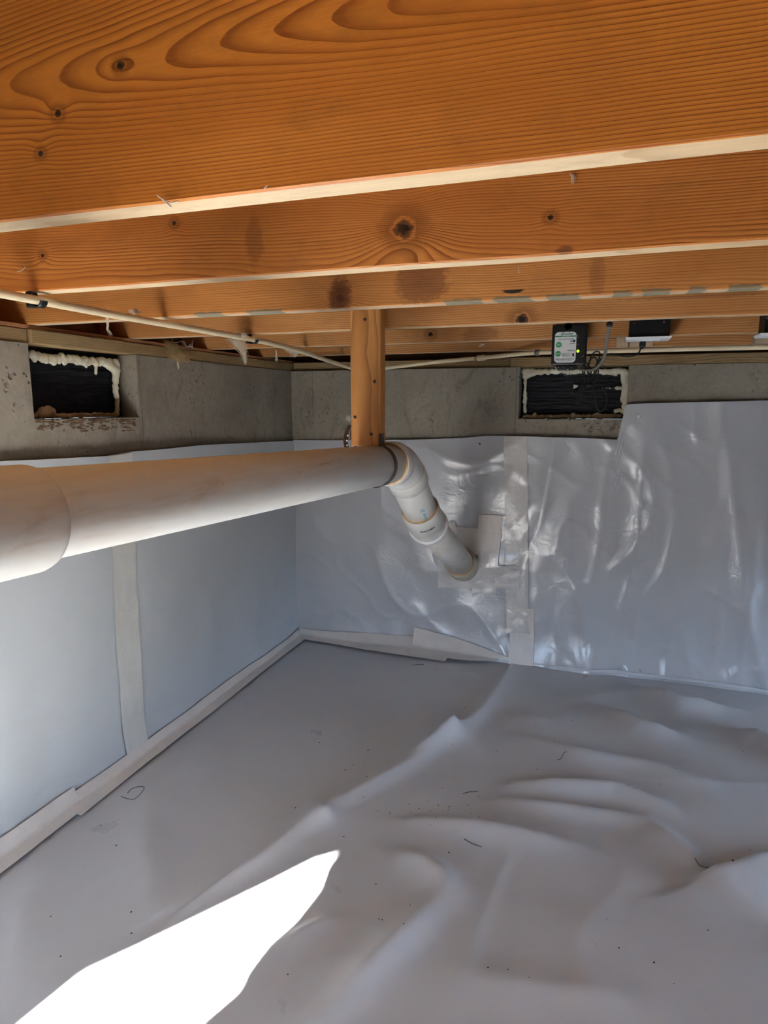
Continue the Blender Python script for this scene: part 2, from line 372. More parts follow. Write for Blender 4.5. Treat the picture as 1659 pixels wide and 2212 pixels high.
# rear wall: unseen access opening, outline shaped to throw the floor's sun patch
PATCH = [(-0.589, 1.428), (-0.641, 1.382), (-0.707, 1.28), (-0.867, 1.045), (-0.95, 0.928), (-0.985, 0.774), (-1.08, 0.5), (-1.15, 0.1), (-1.12, -0.20),
         (-0.30, -0.22), (-0.32, 0.15), (-0.42, 0.40), (-0.56, 0.66), (-0.662, 0.882), (-0.622, 0.99), (-0.632, 1.03), (-0.623, 1.1), (-0.600, 1.169), (-0.586, 1.288), (-0.600, 1.37)]
hole = []
for (x, y) in PATCH:
    t = (y-YB)/SUNDIR.y; hole.append((x-SUNDIR.x*t, -SUNDIR.z*t))
outer = [(XL-0.2, -0.15), (XR+0.05, -0.15), (XR+0.05, HJ+JH), (XL-0.2, HJ+JH)]
tri = geometry.tessellate_polygon([[Vector((a, b, 0)) for a, b in outer], [Vector((a, b, 0)) for a, b in hole]])
allp = outer+hole
V = [(a, YB, b) for a, b in allp]+[(a, YB-0.03, b) for a, b in allp]; n = len(allp)
F = [tuple(q) for q in tri]+[tuple(i+n for i in q) for q in tri]
for i in range(len(hole)):
    a, b = len(outer)+i, len(outer)+(i+1) % len(hole); F.append((a, b, b+n, a+n))
mk('wall_rear', V, F, M['liner_left'], loc=(0, 0, 0), kind='structure')
V, F = boxvf(XL-0.2, XR+0.2, YB-0.2, W+0.2, -0.25, -0.10)
mk('floor', V, F, M['dirt'], loc=(0, 0, 0), kind='structure')
ply = wood('subfloor_wood', (0.40, 0.21, 0.075), (0.24, 0.10, 0.03), pith=(0.3, 0.3), spacing=0.02, seed=3.0)
V, F = boxvf(XL-0.2, XR+0.2, YB-0.2, W+0.2, HJ+JH, HJ+JH+0.02)
mk('ceiling', V, F, ply, loc=(0, 0, 0), kind='structure')

# ------------------------------------------------------------------ sill plates and rim
sw = wood('sill_wood', (0.33, 0.235, 0.115), (0.15, 0.095, 0.045), pith=(0.06, 0.12), slope=(0.0, 0.01), spacing=0.006, seed=21.0, rough=0.8, axis='y')
swr = wood('sill_top_wood', (0.42, 0.20, 0.095), (0.22, 0.085, 0.035), pith=(0.06, 0.12), spacing=0.006, seed=25.0, rough=0.8, axis='y')
swy = wood('sill_wood_left', (0.33, 0.235, 0.115), (0.15, 0.095, 0.045), pith=(0.06, 0.12), spacing=0.006, seed=33.0, rough=0.8)
e = empty('sill_plate', (XL-0.08, 1.0, ZC), label='weathered wooden sill plate on top of the left concrete wall', cat='sill plate')
for (y0, y1, dx) in ((YB, 1.352, 0.004), (1.356, 1.70, -0.006), (1.703, W+0.14, 0.002)):
    mk('plank', *boxvf(XL-0.14, XL-dx, y0, y1, ZC+0.001, ZC+0.037), sw, e, bevel=0.002)
mk('top_strip', *boxvf(XL-0.14, XL-0.006, YB, W+0.14, ZC+0.038, HJ-0.0008), swr, e, bevel=0.001, label='thin reddish strip on the sill')
e = empty('sill_plate', (0.5, W+0.08, ZC), label='weathered wooden sill plate on top of the back concrete wall', cat='sill plate')
mk('plank', *boxvf(XL+0.002, -0.40, W+0.022, W+0.14, ZC+0.001, ZC+0.040), swy, e, bevel=0.002)
mk('plank', *boxvf(-0.397, XR, W+0.004, W+0.14, ZC+0.001, ZC+0.040), swy, e, bevel=0.002)
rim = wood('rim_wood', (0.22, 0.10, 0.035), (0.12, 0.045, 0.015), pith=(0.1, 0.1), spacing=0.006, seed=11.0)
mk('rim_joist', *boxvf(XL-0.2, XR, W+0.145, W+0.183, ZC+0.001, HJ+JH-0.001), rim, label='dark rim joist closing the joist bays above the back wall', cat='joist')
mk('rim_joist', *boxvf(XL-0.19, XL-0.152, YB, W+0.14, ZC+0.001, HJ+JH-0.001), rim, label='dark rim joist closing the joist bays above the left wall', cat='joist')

# ------------------------------------------------------------------ floor joists
def jz(px, py, i):
    p = aty(px, py, JY[i]); return p.x, p.z-HJ
def K(px, py, i, r, amp=1.0):
    a, b = jz(px, py, i); return (a, b, r, amp)
JM = [
 wood('joist_wood_a', (0.54, 0.195, 0.028), (0.19, 0.045, 0.006), pith=(0.040, 0.145), slope=(-0.055, 0.015), spacing=0.0034, warp=0.0028, seed=1.3,
      knots=[K(260, 142, 0, 0.0065, 1.6), K(125, 245, 0, 0.006, 1.6), K(88, 332, 0, 0.005, 1.5)], rough=0.45),
 wood('joist_wood_b', (0.52, 0.195, 0.040), (0.19, 0.048, 0.007), pith=(0.07, -0.03), slope=(0.01, -0.035), spacing=0.0034, warp=0.0040, seed=8.1,
      knots=[K(872, 494, 1, 0.019, 1.8), K(376, 482, 1, 0.006, 1.4), K(1190, 470, 1, 0.006, 1.4), K(92, 552, 1, 0.006, 1.4)],
      stains_and_shade=[(*jz(1222, 540, 1), 0.014, 0.007, 0.8), (*jz(550, 520, 1), 0.018, 0.05, 0.45)]),  # second patch paints the brown shadow area into the wood
 wood('joist_wood_c', (0.52, 0.225, 0.060), (0.21, 0.07, 0.014), pith=(0.10, -0.05), slope=(0.01, 0.0), spacing=0.0034, warp=0.004, seed=14.2,
      knots=[K(735, 645, 2, 0.013, 1.3)], stains_and_shade=[(*jz(735, 640, 2), 0.030, 0.045, 0.95), (*jz(910, 608, 2), 0.065, 0.055, 0.75), (*jz(1290, 590, 2), 0.018, 0.05, 0.4)],
      cracks=[(*jz(1108, 630, 2), 0.024, 0.004)],
      paint=[(-0.925, -0.855), (-0.79, -0.70), (-0.33, -0.25), (-0.225, -0.15), (-0.12, -0.06), (0.0, 0.035), (0.055, 0.10), (0.13, 0.16), (0.20, 0.25)]),
 wood('joist_wood_d', (0.53, 0.255, 0.085), (0.22, 0.082, 0.020), pith=(0.09, -0.06), slope=(0.02, 0.01), spacing=0.0040, warp=0.005, seed=19.9,
      knots=[K(1128, 690, 3, 0.020, 2.0)], stains_and_shade=[(*jz(1500, 640, 3), 0.20, 0.006, 0.5)]),
 wood('joist_wood_e', (0.52, 0.25, 0.085), (0.22, 0.08, 0.020), pith=(0.08, -0.04), slope=(0.0, 0.02), spacing=0.0042, warp=0.005, seed=27.4,
      knots=[K(930, 722, 4, 0.012, 1.5)], stains_and_shade=[(*jz(1040, 720, 4), 0.07, 0.03, 0.5)]),
 wood('joist_wood_f', (0.52, 0.26, 0.090), (0.22, 0.085, 0.024), pith=(0.10, -0.05), slope=(0.0, 0.0), spacing=0.0045, warp=0.005, seed=31.7,
      stains_and_shade=[(*jz(700, 765, 5), 0.10, 0.012, 0.5)]),
]
JB = wood('joist_edge_lit', (0.58, 0.45, 0.29), (0.42, 0.30, 0.17), pith=(0.02, 0.3), spacing=0.009, warp=0.008, seed=41.0, rough=0.75)  # same timber as the faces, light from below painted in as paler wood
JL = ['nearest floor joist, wide orange face with looping cathedral grain', 'second floor joist from the camera, orange with a big dark knot at its middle',
      'third floor joist, with green paint dabs along its lower edge', 'fourth floor joist, the one the short wooden post is fixed to',
      'fifth floor joist, carrying the alarm box and outlet boxes', 'last floor joist, close to the back wall']
for i, y in enumerate(JY):
    x0, x1 = XL-0.12, XR-0.03
    N = 90; V = []; F = []; mi = []
    for a in range(N+1):
        x = x0+(x1-x0)*a/N
        w1 = nz(x*5, i*3.1)*0.0012; w2 = nz(x*4, i*3.1+9)*0.0014; c = 0.0022
        # chamfered section with slight waviness along the lower edges
        sec = [(c+w1, 0.0+w2), (JT-c, 0.0+w2*0.6), (JT, c), (JT, JH-0.001), (0.0, JH-0.001), (0.0+w1*0.6, c+max(0, w2))]
        V += [(x, y+p, HJ+q) for p, q in sec]
    m = 6
    for a in range(N):
        for s in range(m): F.append((a*m+s, a*m+(s+1) % m, (a+1)*m+(s+1) % m, (a+1)*m+s))
    F += [tuple(range(m)), tuple(N*m+s for s in range(m))[::-1]]
    edge = JB
    if i == 2:
        edge = wood('joist_edge_lit_green', (0.56, 0.43, 0.29), (0.42, 0.30, 0.17), pith=(0.02, 0.3), spacing=0.009, warp=0.008, seed=47.0, rough=0.75,  # lightened underside again, with the green paint dabs
                    paint=[(-0.925, -0.855), (-0.79, -0.70), (-0.33, -0.25), (-0.225, -0.15), (-0.12, -0.06), (0.0, 0.035), (0.055, 0.10), (0.13, 0.16), (0.20, 0.25)])
    o = mk('floor_joist', V, F, [JM[i], edge], loc=(0, y, HJ), label=JL[i], cat='joist')
    for q in o.data.polygons:
        if q.normal.z < -0.8: q.material_index = 1  # downward faces take the wood with bounce light in its colour

# ------------------------------------------------------------------ liner surfaces
def ridged(x, y, z=0.0): return (1-min(1, abs(nz(x, y, z))*2.2))**4
def back_y(x, z):                               # face of the liner on the back wall
    b = 0.010+0.014*(nz(x*1.7+4, z*1.3)+0.5)+0.004*nz(x*6, z*4, 3)
    b += 0.007*ridged(x*2.6+1, z*1.9, 2.2)+0.0028*ridged(x*5+z*2, z*5, 7.7)+0.003*nz(x*11, z*9, 3.3)
    if x > -0.30: b += min(1, (x+0.30)*8)*(0.014*ridged(x*1.5+z*0.35, z*0.8+3, 5.0)+0.010*nz(x*6, z*1.3, 1.0)+0.005*ridged(x*7, z*1.5, 4.0))
    b += 0.030*max(0, 1-z/0.16)**1.6              # kicks out at the footing
    c = max(0.0, 1-(x-XL)/0.12); b = b*(1-c*0.6)
    return W-max(b, 0.004)
def left_x(y, z):
    b = 0.010+0.014*(nz(y*1.5+14, z*1.2)+0.5)+0.004*nz(y*5, z*3, 8)+0.004*ridged(y*1.6+5, z*1.1, 1.2)*(0.3+0.7*(y > 1.7))
    b += 0.004*nz(y*7, z*0.9, 4.0)+0.020*max(0, 1-z/0.12)**1.6
    c = max(0.0, 1-(W-y)/0.12); b = b*(1-c*0.6)
    return XL+max(b, 0.004)
def fl(*pts): return [atz(a, b).xy for a, b in pts]
def seg_d(p, a, b):
    ab = b-a; t = max(0, min(1, (p-a).dot(ab)/max(ab.length_squared, 1e-9))); q = a+ab*t; d = p-q
    return d.length, (ab.x*d.y-ab.y*d.x), t
# folds of the floor liner: (polyline, half width on its left and right side, height at start and end)
FOLDS = [
 (fl((1098, 1452), (1045, 1535), (985, 1592), (870, 1665), (705, 1758), (560, 1860), (380, 1960)), 0.030, 0.090, 0.016, 0.014),
 (fl((985, 1590), (930, 1620), (885, 1638)), 0.018, 0.050, 0.024, 0.006),
 (fl((1110, 1700), (1200, 1705), (1330, 1712), (1430, 1745)), 0.022, 0.040, 0.018, 0.020),
 (fl((1080, 1735), (1200, 1752), (1300, 1764), (1400, 1780)), 0.020, 0.038, 0.016, 0.012),
 (fl((900, 1780), (1040, 1800), (1160, 1822), (1250, 1836)), 0.022, 0.045, 0.022, 0.012),
 (fl((1310, 1540), (1380, 1580), (1470, 1600)), 0.03, 0.05, 0.025, 0.020),
 (fl((1400, 1500), (1470, 1530), (1560, 1535)), 0.03, 0.06, 0.030, 0.020),
 (fl((1590, 1590), (1659, 1620), (1760, 1690)), 0.03, 0.06, 0.030, 0.030),
 (fl((1400, 1790), (1470, 1840), (1530, 1890)), 0.03, 0.05, 0.018, 0.010),
 (fl((960, 1935), (900, 2010), (800, 2110), (700, 2215)), 0.030, 0.050, 0.020, 0.024),
 (fl((860, 1850), (930, 1880), (985, 1940)), 0.03, 0.05, 0.015, 0.020),
 (fl((1120, 1820), (1085, 1890), (1040, 2010), (980, 2200)), 0.008, 0.04, 0.0025, 0.003),
 (fl((990, 2120), (1180, 2150), (1400, 2180)), 0.05, 0.05, 0.010, 0.010),
 (fl((1500, 1920), (1580, 1900), (1700, 1860)), 0.02, 0.09, 0.024, 0.030),
 (fl((1130, 1600), (1260, 1640), (1400, 1660), (1520, 1700)), 0.03, 0.05, 0.014, 0.018),
 (fl((330, 1660), (310, 1800), (330, 1960)), 0.05, 0.05, 0.010, 0.010),
 (fl((420, 1580), (380, 1700), (300, 1900)), 0.05, 0.06, 0.008, 0.006),
 (fl((120, 1840), (60, 1960), (20, 2100)), 0.05, 0.06, 0.010, 0.012),
 (fl((590, 2060), (680, 2010), (740, 1985)), 0.02, 0.03, 0.008, 0.008),
]
CONES = [(atz(982, 1598).xy, 0.055, 0.060), (atz(707, 1775).xy, 0.035, 0.055), (atz(1140, 1560).xy, 0.018, 0.12), (atz(1010, 1460).xy, 0.010, 0.10)]
def floor_z(x, y):
    FA = 1.4+0.3*max(0.0, min(1.0, (x+0.6)/0.4))
    p = Vector((x, y)); h = 0.012*(nz(x*1.3, y*1.3)+0.3)+0.004*nz(x*4, y*4, 2)
    rs = max(0.0, min(1.0, (x+0.55)/0.5)); h += rs*0.008*nz(x*3.1+y, y*5.5, 6)+0.003*ridged(x*2, y*2.4, 9)*(0.3+rs)
    for L, wl, wr, h0, h1 in FOLDS:
        n_ = len(L)-1; best = None
        for i_ in range(n_):
            d, side, t = seg_d(p, L[i_], L[i_+1])
            if best is None or d < best[0]: best = (d, side, (i_+t)/n_)
        d, side, t = best
        if d < 0.3:
            ww = wl if side > 0 else wr
            taper = min(1.0, 0.35+2.2*t, 0.35+2.2*(1-t))
            h += FA*(h0+(h1-h0)*t)*taper*math.exp(-(abs(d)/ww)**1.6)
    for c, hh, rr in CONES:
        d = (p-c).length/rr
        if d < 3: h += hh*math.exp(-d*1.6)
    e_ = min(x-XL, W-y); f_ = max(0.0, min(1.0, e_/0.16)); f_ = f_*f_*(3-2*f_)
    return h*(0.15+0.85*f_)

FX0, FX1, FY0, FY1 = XL+0.004, XR-0.01, YB+0.02, W-0.004
NX, NY = 330, 340
def seam_x(y):                                  # edge where the right sheet laps over the left sheet
    return lerp([(-1, -1.2), (0.6, -0.98), (1.10, -0.86), (1.558, -0.70), (2.117, -0.462), (2.72, -0.345), (3, -0.33)], y)
ZG = {}
def zcache(x, y):
    k_ = (round(x, 4), round(y, 4))
    if k_ not in ZG: ZG[k_] = floor_z(x, y)
    return ZG[k_]
def fl_left(u, v):
    y = FY0+(FY1-FY0)*v; x1 = seam_x(y)+0.10; x = FX0+(x1-FX0)*u
    return (x, y, zcache(x, y)-0.003*max(0, min(1, (u-0.8)*5)))
def fl_right(u, v):
    y = FY0+(FY1-FY0)*v; x0 = seam_x(y); u2 = u**1.15; x = x0+(FX1-x0)*u2
    return (x, y, zcache(x, y)+0.0035)
V, F = gridvf(fl_left, 120, 330)
mk('floor_liner', V, F, M['liner_floor'], loc=(0, 0, 0), smooth=True, label='smooth pale grey plastic floor sheet along the left wall', cat='plastic sheet')
V, F = gridvf(fl_right, 260, 330)
mk('floor_liner', V, F, M['liner_floor'], loc=(0, 0, 0), smooth=True, label='heavily wrinkled pale grey plastic floor sheet on the right', cat='plastic sheet')

# wall sheets, each with its own wavy top edge
topL = sorted([(p.y, p.z) for p in (atx(a, b, XL) for a, b in ((0, 995), (80, 992), (150, 988), (215, 985), (270, 975), (330, 971), (380, 966), (430, 961), (520, 957), (627, 952)))])
topL = [(YB, topL[0][1]+0.03)]+topL
def sh_left(u, v):
    y = YB+0.01+(W-0.006-YB-0.01)*u; zt = lerp(topL, y); z = 0.002+(zt-0.002)*v
    return (left_x(y, z), y, z)
V, F = gridvf(sh_left, 240, 90)
mk('wall_liner', V, F, M['liner_left'], loc=(0, 0, 0), smooth=True, label='pale grey plastic sheet hung over the left concrete wall', cat='plastic sheet')
tb = [(p.x, p.z) for p in (aty(a, b, W) for a, b in ((628, 950), (700, 951), (760, 951), (900, 949), (1000, 946), (1050, 941), (1100, 941)))]
def sh_b1(u, v):
    x0, x1 = XL+0.006, -0.350; x = x0+(x1-x0)*u; zt = lerp(tb, x); z = 0.002+(zt-0.002)*v
    return (x, back_y(x, z), z)
V, F = gridvf(sh_b1, 150, 110)
mk('wall_liner', V, F, M['liner_wall'], loc=(0, 0, 0), smooth=True, label='grey plastic sheet on the back wall, pierced by the drain pipe', cat='plastic sheet')
tb2 = [(p.x, p.z) for p in (aty(a, b, W) for a, b in ((1100, 941), (1140, 942), (1200, 944), (1250, 945), (1333, 949)))]
q = aty(1352, 874, W); tb2 += [(q.x, q.z)]+[(p.x, p.z) for p in (aty(a, b, W) for a, b in ((1400, 871), (1500, 869), (1659, 865)))]+[(XR, tb2[-1][1]+0.15)]
xs2 = sorted(set([round(-0.350+(XR-0.01+0.350)*i_/230, 5) for i_ in range(231)]+[round(a, 5) for a, _ in tb2 if -0.35 < a < XR-0.01]))
def sh_b2(u, v):
    x = xs2[int(round(u*(len(xs2)-1)))]; zt = lerp(tb2, x); z = 0.002+(zt-0.002)*v
    return (x, back_y(x, z)-0.0015, z)
V, F = gridvf(sh_b2, len(xs2)-1, 130)
mk('wall_liner', V, F, M['liner_wall'], loc=(0, 0, 0), smooth=True, label='glossy grey plastic sheet on the back wall right of the tall tape', cat='plastic sheet')

# ------------------------------------------------------------------ seam tapes
def wall_tape(px, lab, mat, off, surf='b', wob=0.0015, nu=10, nv=24, group=None):
    """px: four image corners tl, tr, br, bl of a tape that lies on a wall"""
    c = [aty(a, b, W) if surf == 'b' else atx(a, b, XL) for a, b in px]
    def fn(u, v):
        t = c[0].lerp(c[1], u); b = c[3].lerp(c[2], u); p = b.lerp(t, v)
        e_ = wob*nz(v*9, u*2+off*1000)
        wr = 0.0012*abs(nz(u*4+off*900, v*7))+0.0015*ridged(u*2+off*500, v*3.5, off*777)
        if surf == 'b':
            return (p.x+e_, back_y(p.x, max(p.z, 0.0))-0.006-off-wr, p.z)
        return (left_x(p.y, max(p.z, 0.0))+0.006+off+wr, p.y+e_, p.z)
    V, F = gridvf(fn, nu, nv)
    return mk('seam_tape', V, F, mat, smooth=True, label=lab, cat='tape', group=group)
T, TG = M['tape'], M['tape_gloss']
wall_tape([(1090, 942), (1140, 942), (1144, 1345), (1096, 1360)], 'long vertical tape strip on the back wall, right of the pipe', TG, 0.001, nv=60)
wall_tape([(1106, 1312), (1155, 1310), (1155, 1447), (1101, 1447)], 'short vertical tape running down to the floor at the back wall', T, 0.0022)
wall_tape([(1095, 1312), (1140, 1320), (1146, 1364), (1097, 1361)], 'small crumpled tape piece lapped over the two vertical back wall tapes', TG, 0.0034, nv=10)
wall_tape([(218, 985), (269, 978), (300, 1625), (254, 1640)], 'long vertical tape strip on the left wall', M['tape_grey'], 0.001, surf='l', nv=70, wob=0.003)
PT = [([(967, 1126), (985, 1124), (1000, 1215), (970, 1215)], 'small tape tab at the upper left of the pipe, half hidden by it', T, 0.0010),
      ([(984, 1136), (1086, 1143), (1080, 1192), (984, 1200)], 'wide horizontal tape patch above the pipe end', T, 0.0018),
      ([(1036, 1110), (1088, 1112), (1082, 1150), (1034, 1150)], 'upright tape patch highest of those around the pipe', T, 0.0026),
      ([(949, 1205), (1026, 1210), (1024, 1267), (949, 1266)], 'tape patch below the pipe end on its left', TG, 0.0012),
      ([(1036, 1188), (1080, 1191), (1077, 1238), (1032, 1238)], 'glossy tape patch touching the pipe end on its right', TG, 0.0030),
      ([(1027, 1222), (1078, 1226), (1073, 1282), (1022, 1277)], 'crumpled tape patch lowest of those around the pipe', TG, 0.0040),
      ([(1072, 1218), (1126, 1220), (1125, 1269), (1072, 1267)], 'tape patch bridging from the pipe patches to the vertical tape', TG, 0.0048)]
for c_, lab, m_, off in PT: wall_tape(c_, lab, m_, off, nv=12, group='tape patches around the pipe')
def corner_tape(P, lab, mat, which, up, down, off=0.001):
    """P: stations along the wall foot; up / down: heights on the wall and widths on the floor along it"""
    n_ = 60
    def fn(u, v):
        s = P[0]+(P[1]-P[0])*u
        a, b = lerp(up, u)+0.003*nz(s*5, 1.0), lerp(down, u)+0.004*nz(s*4, 7.0)
        d = -b+(a+b)*v; crk = 0.002*abs(nz(s*9, v*3))
        if which == 'l':
            Pw = Vector((left_x(s, a+0.004)+0.006+off, s, a+0.004)); xf = XL+0.02+b; Pf = Vector((xf, s, zcache(xf, s)+0.007+off)); Pc = Vector((left_x(s, 0.0)+0.006, s, zcache(XL+0.03, s)+0.010))
        else:
            Pw = Vector((s, back_y(s, a+0.004)-0.007-off, a+0.004)); yf = W-0.03-b; Pf = Vector((s, yf, zcache(s, yf)+0.009+off)); Pc = Vector((s, back_y(s, 0.0)-0.010, zcache(s, W-0.04)+0.012))
        t = (d+b)/(a+b); q_ = Pf.lerp(Pw, t)
        return q_.lerp(Pc, 0.55*math.sin(math.pi*t)**0.8)+Vector((crk*0.5, -crk*0.5, crk*0.7))
    V, F = gridvf(fn, n_, 12)
    return mk('seam_tape', V, F, mat, smooth=True, label=lab, cat='tape')
corner_tape((W-0.015, 1.30), 'floor tape along the left wall from the far corner to the upright tape', T, 'l', [(0, 0.030), (0.5, 0.040), (1, 0.040)], [(0, 0.065), (0.5, 0.068), (1, 0.078)])
corner_tape((1.345, 0.2), 'floor tape along the left wall in the near left foreground', T, 'l', [(0, 0.055), (1, 0.055)], [(0, 0.062), (1, 0.058)], 0.0025)
corner_tape((XL+0.03, -0.62), 'floor tape along the foot of the back wall from the corner', T, 'b', [(0, 0.035), (0.5, 0.06), (1, 0.070)], [(0, 0.055), (0.5, 0.11), (1, 0.13)])
corner_tape((-0.80, -0.33), 'wrinkled floor tape overlapping at the back wall under the pipe', T, 'b', [(0, 0.110), (0.4, 0.085), (1, 0.022)], [(0, 0.10), (0.6, 0.09), (1, 0.01)], 0.0035)
corner_tape((-0.36, 1.1), 'thin floor tape along the back wall at the right', M['liner_floor'], 'b', [(0, 0.012), (0.3, 0.025), (1, 0.025)], [(0, 0.01), (0.4, 0.012), (1, 0.02)])

# push pins holding the back wall sheet
for (a, b, r_, lab, m_) in ((1378, 899, 0.0085, 'round white fastener button near the top of the right sheet', 'white'), (1384, 1441, 0.007, 'pale fastener button low on the right sheet', 'liner_wall'),
                            (1250, 1446, 0.004, 'tiny rusty nail head low on the back wall', 'strap'), (1038, 958, 0.004, 'tiny dark nail near the top of the sheet behind the elbow', 'strap')):
    p = aty(a, b, W); y_ = back_y(p.x, p.z)-0.002
    prof = [(0.0, 1.0), (0.35, 0.95), (0.7, 0.7), (0.9, 0.35)]
    V, F = tubevf([(p.x, y_-r_*0.5*t_, p.z) for t_, _ in prof], [r_*s_ for _, s_ in prof], 14)
    mk('fastener', V, F, M[m_], smooth=True, label=lab, cat='fastener')

# ------------------------------------------------------------------ vents: black board and spray foam
def blob(name, pts, mat, parent, vox=0.0035, **tg):
    V, F = [], []
    import bmesh
    bm = bmesh.new()
    for (p, r_) in pts:
        m_ = bmesh.ops.create_icosphere(bm, subdivisions=2, radius=r_)
        bmesh.ops.translate(bm, verts=m_['verts'], vec=Vector(p))
    V = [v.co.copy() for v in bm.verts]; F = [tuple(v.index for v in f.verts) for f in bm.faces]; bm.free()
    o = mk(name, V, F, mat, parent, smooth=True, **tg)
    r = o.modifiers.new('remesh', 'REMESH'); r.mode = 'VOXEL'; r.voxel_size = vox; r.use_smooth_shade = True
    s = o.modifiers.new('smooth', 'SMOOTH'); s.iterations = 2
    return o
def roughboard(P, nu, nv, amp, thick, ax):
    o_, u_, v_ = P; nrm = u_.cross(v_).normalized()
    def fn(u, v):
        p = o_+u_*u+v_*v; return p+nrm*(amp*nz(p.y*8+p.x*8, p.z*90, 1)+amp*0.6*nz(p.y*30+p.x*30, p.z*200, 5))
    A = gridvf(fn, nu, nv)
    x0 = [o_, o_+u_, o_+u_+v_, o_+v_]; B = [p-nrm*thick for p in x0]
    V, F = join(A, (B, [(0, 1, 2, 3)]))
    n0 = 0; nb = len(A[0]); W_ = nu+1
    ring = [i_ for i_ in range(W_)]+[j_*W_+nu for j_ in range(1, nv+1)]+[nv*W_+i_ for i_ in range(nu-1, -1, -1)]+[j_*W_ for j_ in range(nv-1, 0, -1)]
    # side walls of the board
    side = []
    C = [nb, nb+1, nb+2, nb+3]
    F += [tuple([0]+[C[0], C[1], nu]+list(range(nu-1, 0, -1)))]
    F += [tuple([nu, C[1], C[2], nv*W_+nu]+[j_*W_+nu for j_ in range(nv-1, 0, -1)])]
    F += [tuple([nv*W_+nu, C[2], C[3], nv*W_]+[nv*W_+i_ for i_ in range(1, nu)])]
    F += [tuple([nv*W_, C[3], C[0], 0]+[j_*W_ for j_ in range(1, nv)])]
    return V, F
xr = XL-0.070
e = empty('vent_block', (xr, 1.55, VL[2]), label='rough black foam board blocking the left wall vent, ringed with spray foam', cat='vent block')
V, F = roughboard((Vector((xr, VL[0]+0.002, VL[2]+0.002)), Vector((0, VL[1]-VL[0]-0.004, 0)), Vector((0, 0, VL[3]-VL[2]-0.004))), 60, 90, 0.004, 0.05, 'x')
mk('board', V, F, M['board'], e, smooth=True)
def onL(a, b, d=0.0): return atx(a, b, xr+0.012+d)
pts = []
for i_ in range(46):
    a = 66+i_*4.15; b = 766+(a-66)*0.10+R.uniform(-4, 5); pts.append((onL(a, b, 0.004), R.uniform(0.008, 0.013)))
    if i_ % 2 == 0: pts.append((onL(a, b+R.uniform(4, 9), 0.003), R.uniform(0.006, 0.010)))
for (a, b0, b1) in ((92, 775, 782), (138, 775, 788), (150, 778, 780), (186, 780, 792), (207, 785, 806), (75, 770, 780), (112, 776, 782), (165, 780, 788), (172, 780, 784), (128, 778, 784)):
    b = b0
    while b <= b1: pts.append((onL(a, b, 0.005), R.uniform(0.0045, 0.006))); b += 3
for i_ in range(6): pts.append((onL(236+i_*3, 790+i_*2, 0.006), 0.014))
for i_ in range(16): pts.append((onL(250+R.uniform(-2, 2), 792+i_*4.2, 0.006), R.uniform(0.008, 0.013)-i_*0.00015))
blob('spray_foam', pts, M['foam'], e)
pts = [(onL(253+R.uniform(-1, 1), 855+i_*4, 0.004), 0.008) for i_ in range(10)]
for i_ in range(48): a = 74+i_*3.85; pts.append((onL(a, 899-0.022*(a-74)+R.uniform(-1, 1), 0.006), R.uniform(0.006, 0.009)))
for (a, b, r_) in ((92, 888, 0.013), (104, 886, 0.014), (112, 889, 0.012), (84, 894, 0.010), (98, 892, 0.013), (148, 902, 0.007), (176, 903, 0.007)): pts.append((onL(a, b, 0.010), r_))
blob('spray_foam', pts, M['foam_old'], e, label='brownish aged foam along the bottom and right')
yr = W+0.075
e = empty('vent_block', (-0.14, yr, VB[2]), label='rough black foam board blocking the back wall vent under the alarm box', cat='vent block')
V, F = roughboard((Vector((VB[0]+0.002, yr, VB[2]+0.002)), Vector((VB[1]-VB[0]-0.004, 0, 0)), Vector((0, 0, VB[3]-VB[2]-0.004))), 60, 90, 0.004, -0.05, 'y')
V, F = roughboard((Vector((VB[0]+0.002, yr, VB[2]+0.002)), Vector((VB[1]-VB[0]-0.004, 0, 0)), Vector((0, 0, VB[3]-VB[2]-0.004))), 60, 90, 0.004, 0.05, 'y')
mk('board', V, F, M['board'], e, smooth=True)
def onB(a, b, d=0.0): return aty(a, b, yr-0.010-d)
pts = []
for i_ in range(54):
    a = 1132+i_*4.0; pts.append((onB(a, 802+R.uniform(-2, 2), 0.006), R.uniform(0.009, 0.014)))
for i_ in range(10): pts.append((onB(1134+i_*2.4, 806+R.uniform(-3, 8)*(1-i_/10), 0.008), R.uniform(0.010, 0.015)))
for i_ in range(30): pts.append((onB(1349+R.uniform(-3, 3)+(2 if i_ < 15 else -1), 803+i_*3.1, 0.006), R.uniform(0.010, 0.016)*(1 if i_ < 22 else 0.8)))
for i_ in range(26): pts.append((onB(1134+R.uniform(-1, 1), 806+i_*3.4, 0.004), R.uniform(0.006, 0.010)))
for i_ in range(13): pts.append((onB(1306+i_*2.9, 838.5+R.uniform(-1, 1), -0.002), R.uniform(0.0025, 0.004)+(0.004 if i_ > 9 else 0)))
for (a, b, r_) in ((1333, 838, 0.009), (1330, 888, 0.010), (1337, 886, 0.010), (1322, 805, 0.012), (1330, 808, 0.010), (1240, 832, 0.006), (1246, 834, 0.007), (1240, 838, 0.005)): pts.append((onB(a, b, 0.004), r_))
blob('spray_foam', pts, M['foam'], e)
pts = []
for i_ in range(54): a = 1132+i_*3.9; pts.append((onB(a, 901-0.012*(a-1132)+R.uniform(-1, 1), 0.010), R.uniform(0.008, 0.012)))
for (a, b, r_) in ((1238, 897, 0.013), (1155, 895, 0.010), (1290, 896, 0.011)): pts.append((onB(a, b, 0.012), r_))
blob('spray_foam', pts, M['foam_old'], e, label='brown aged foam along the bottom')
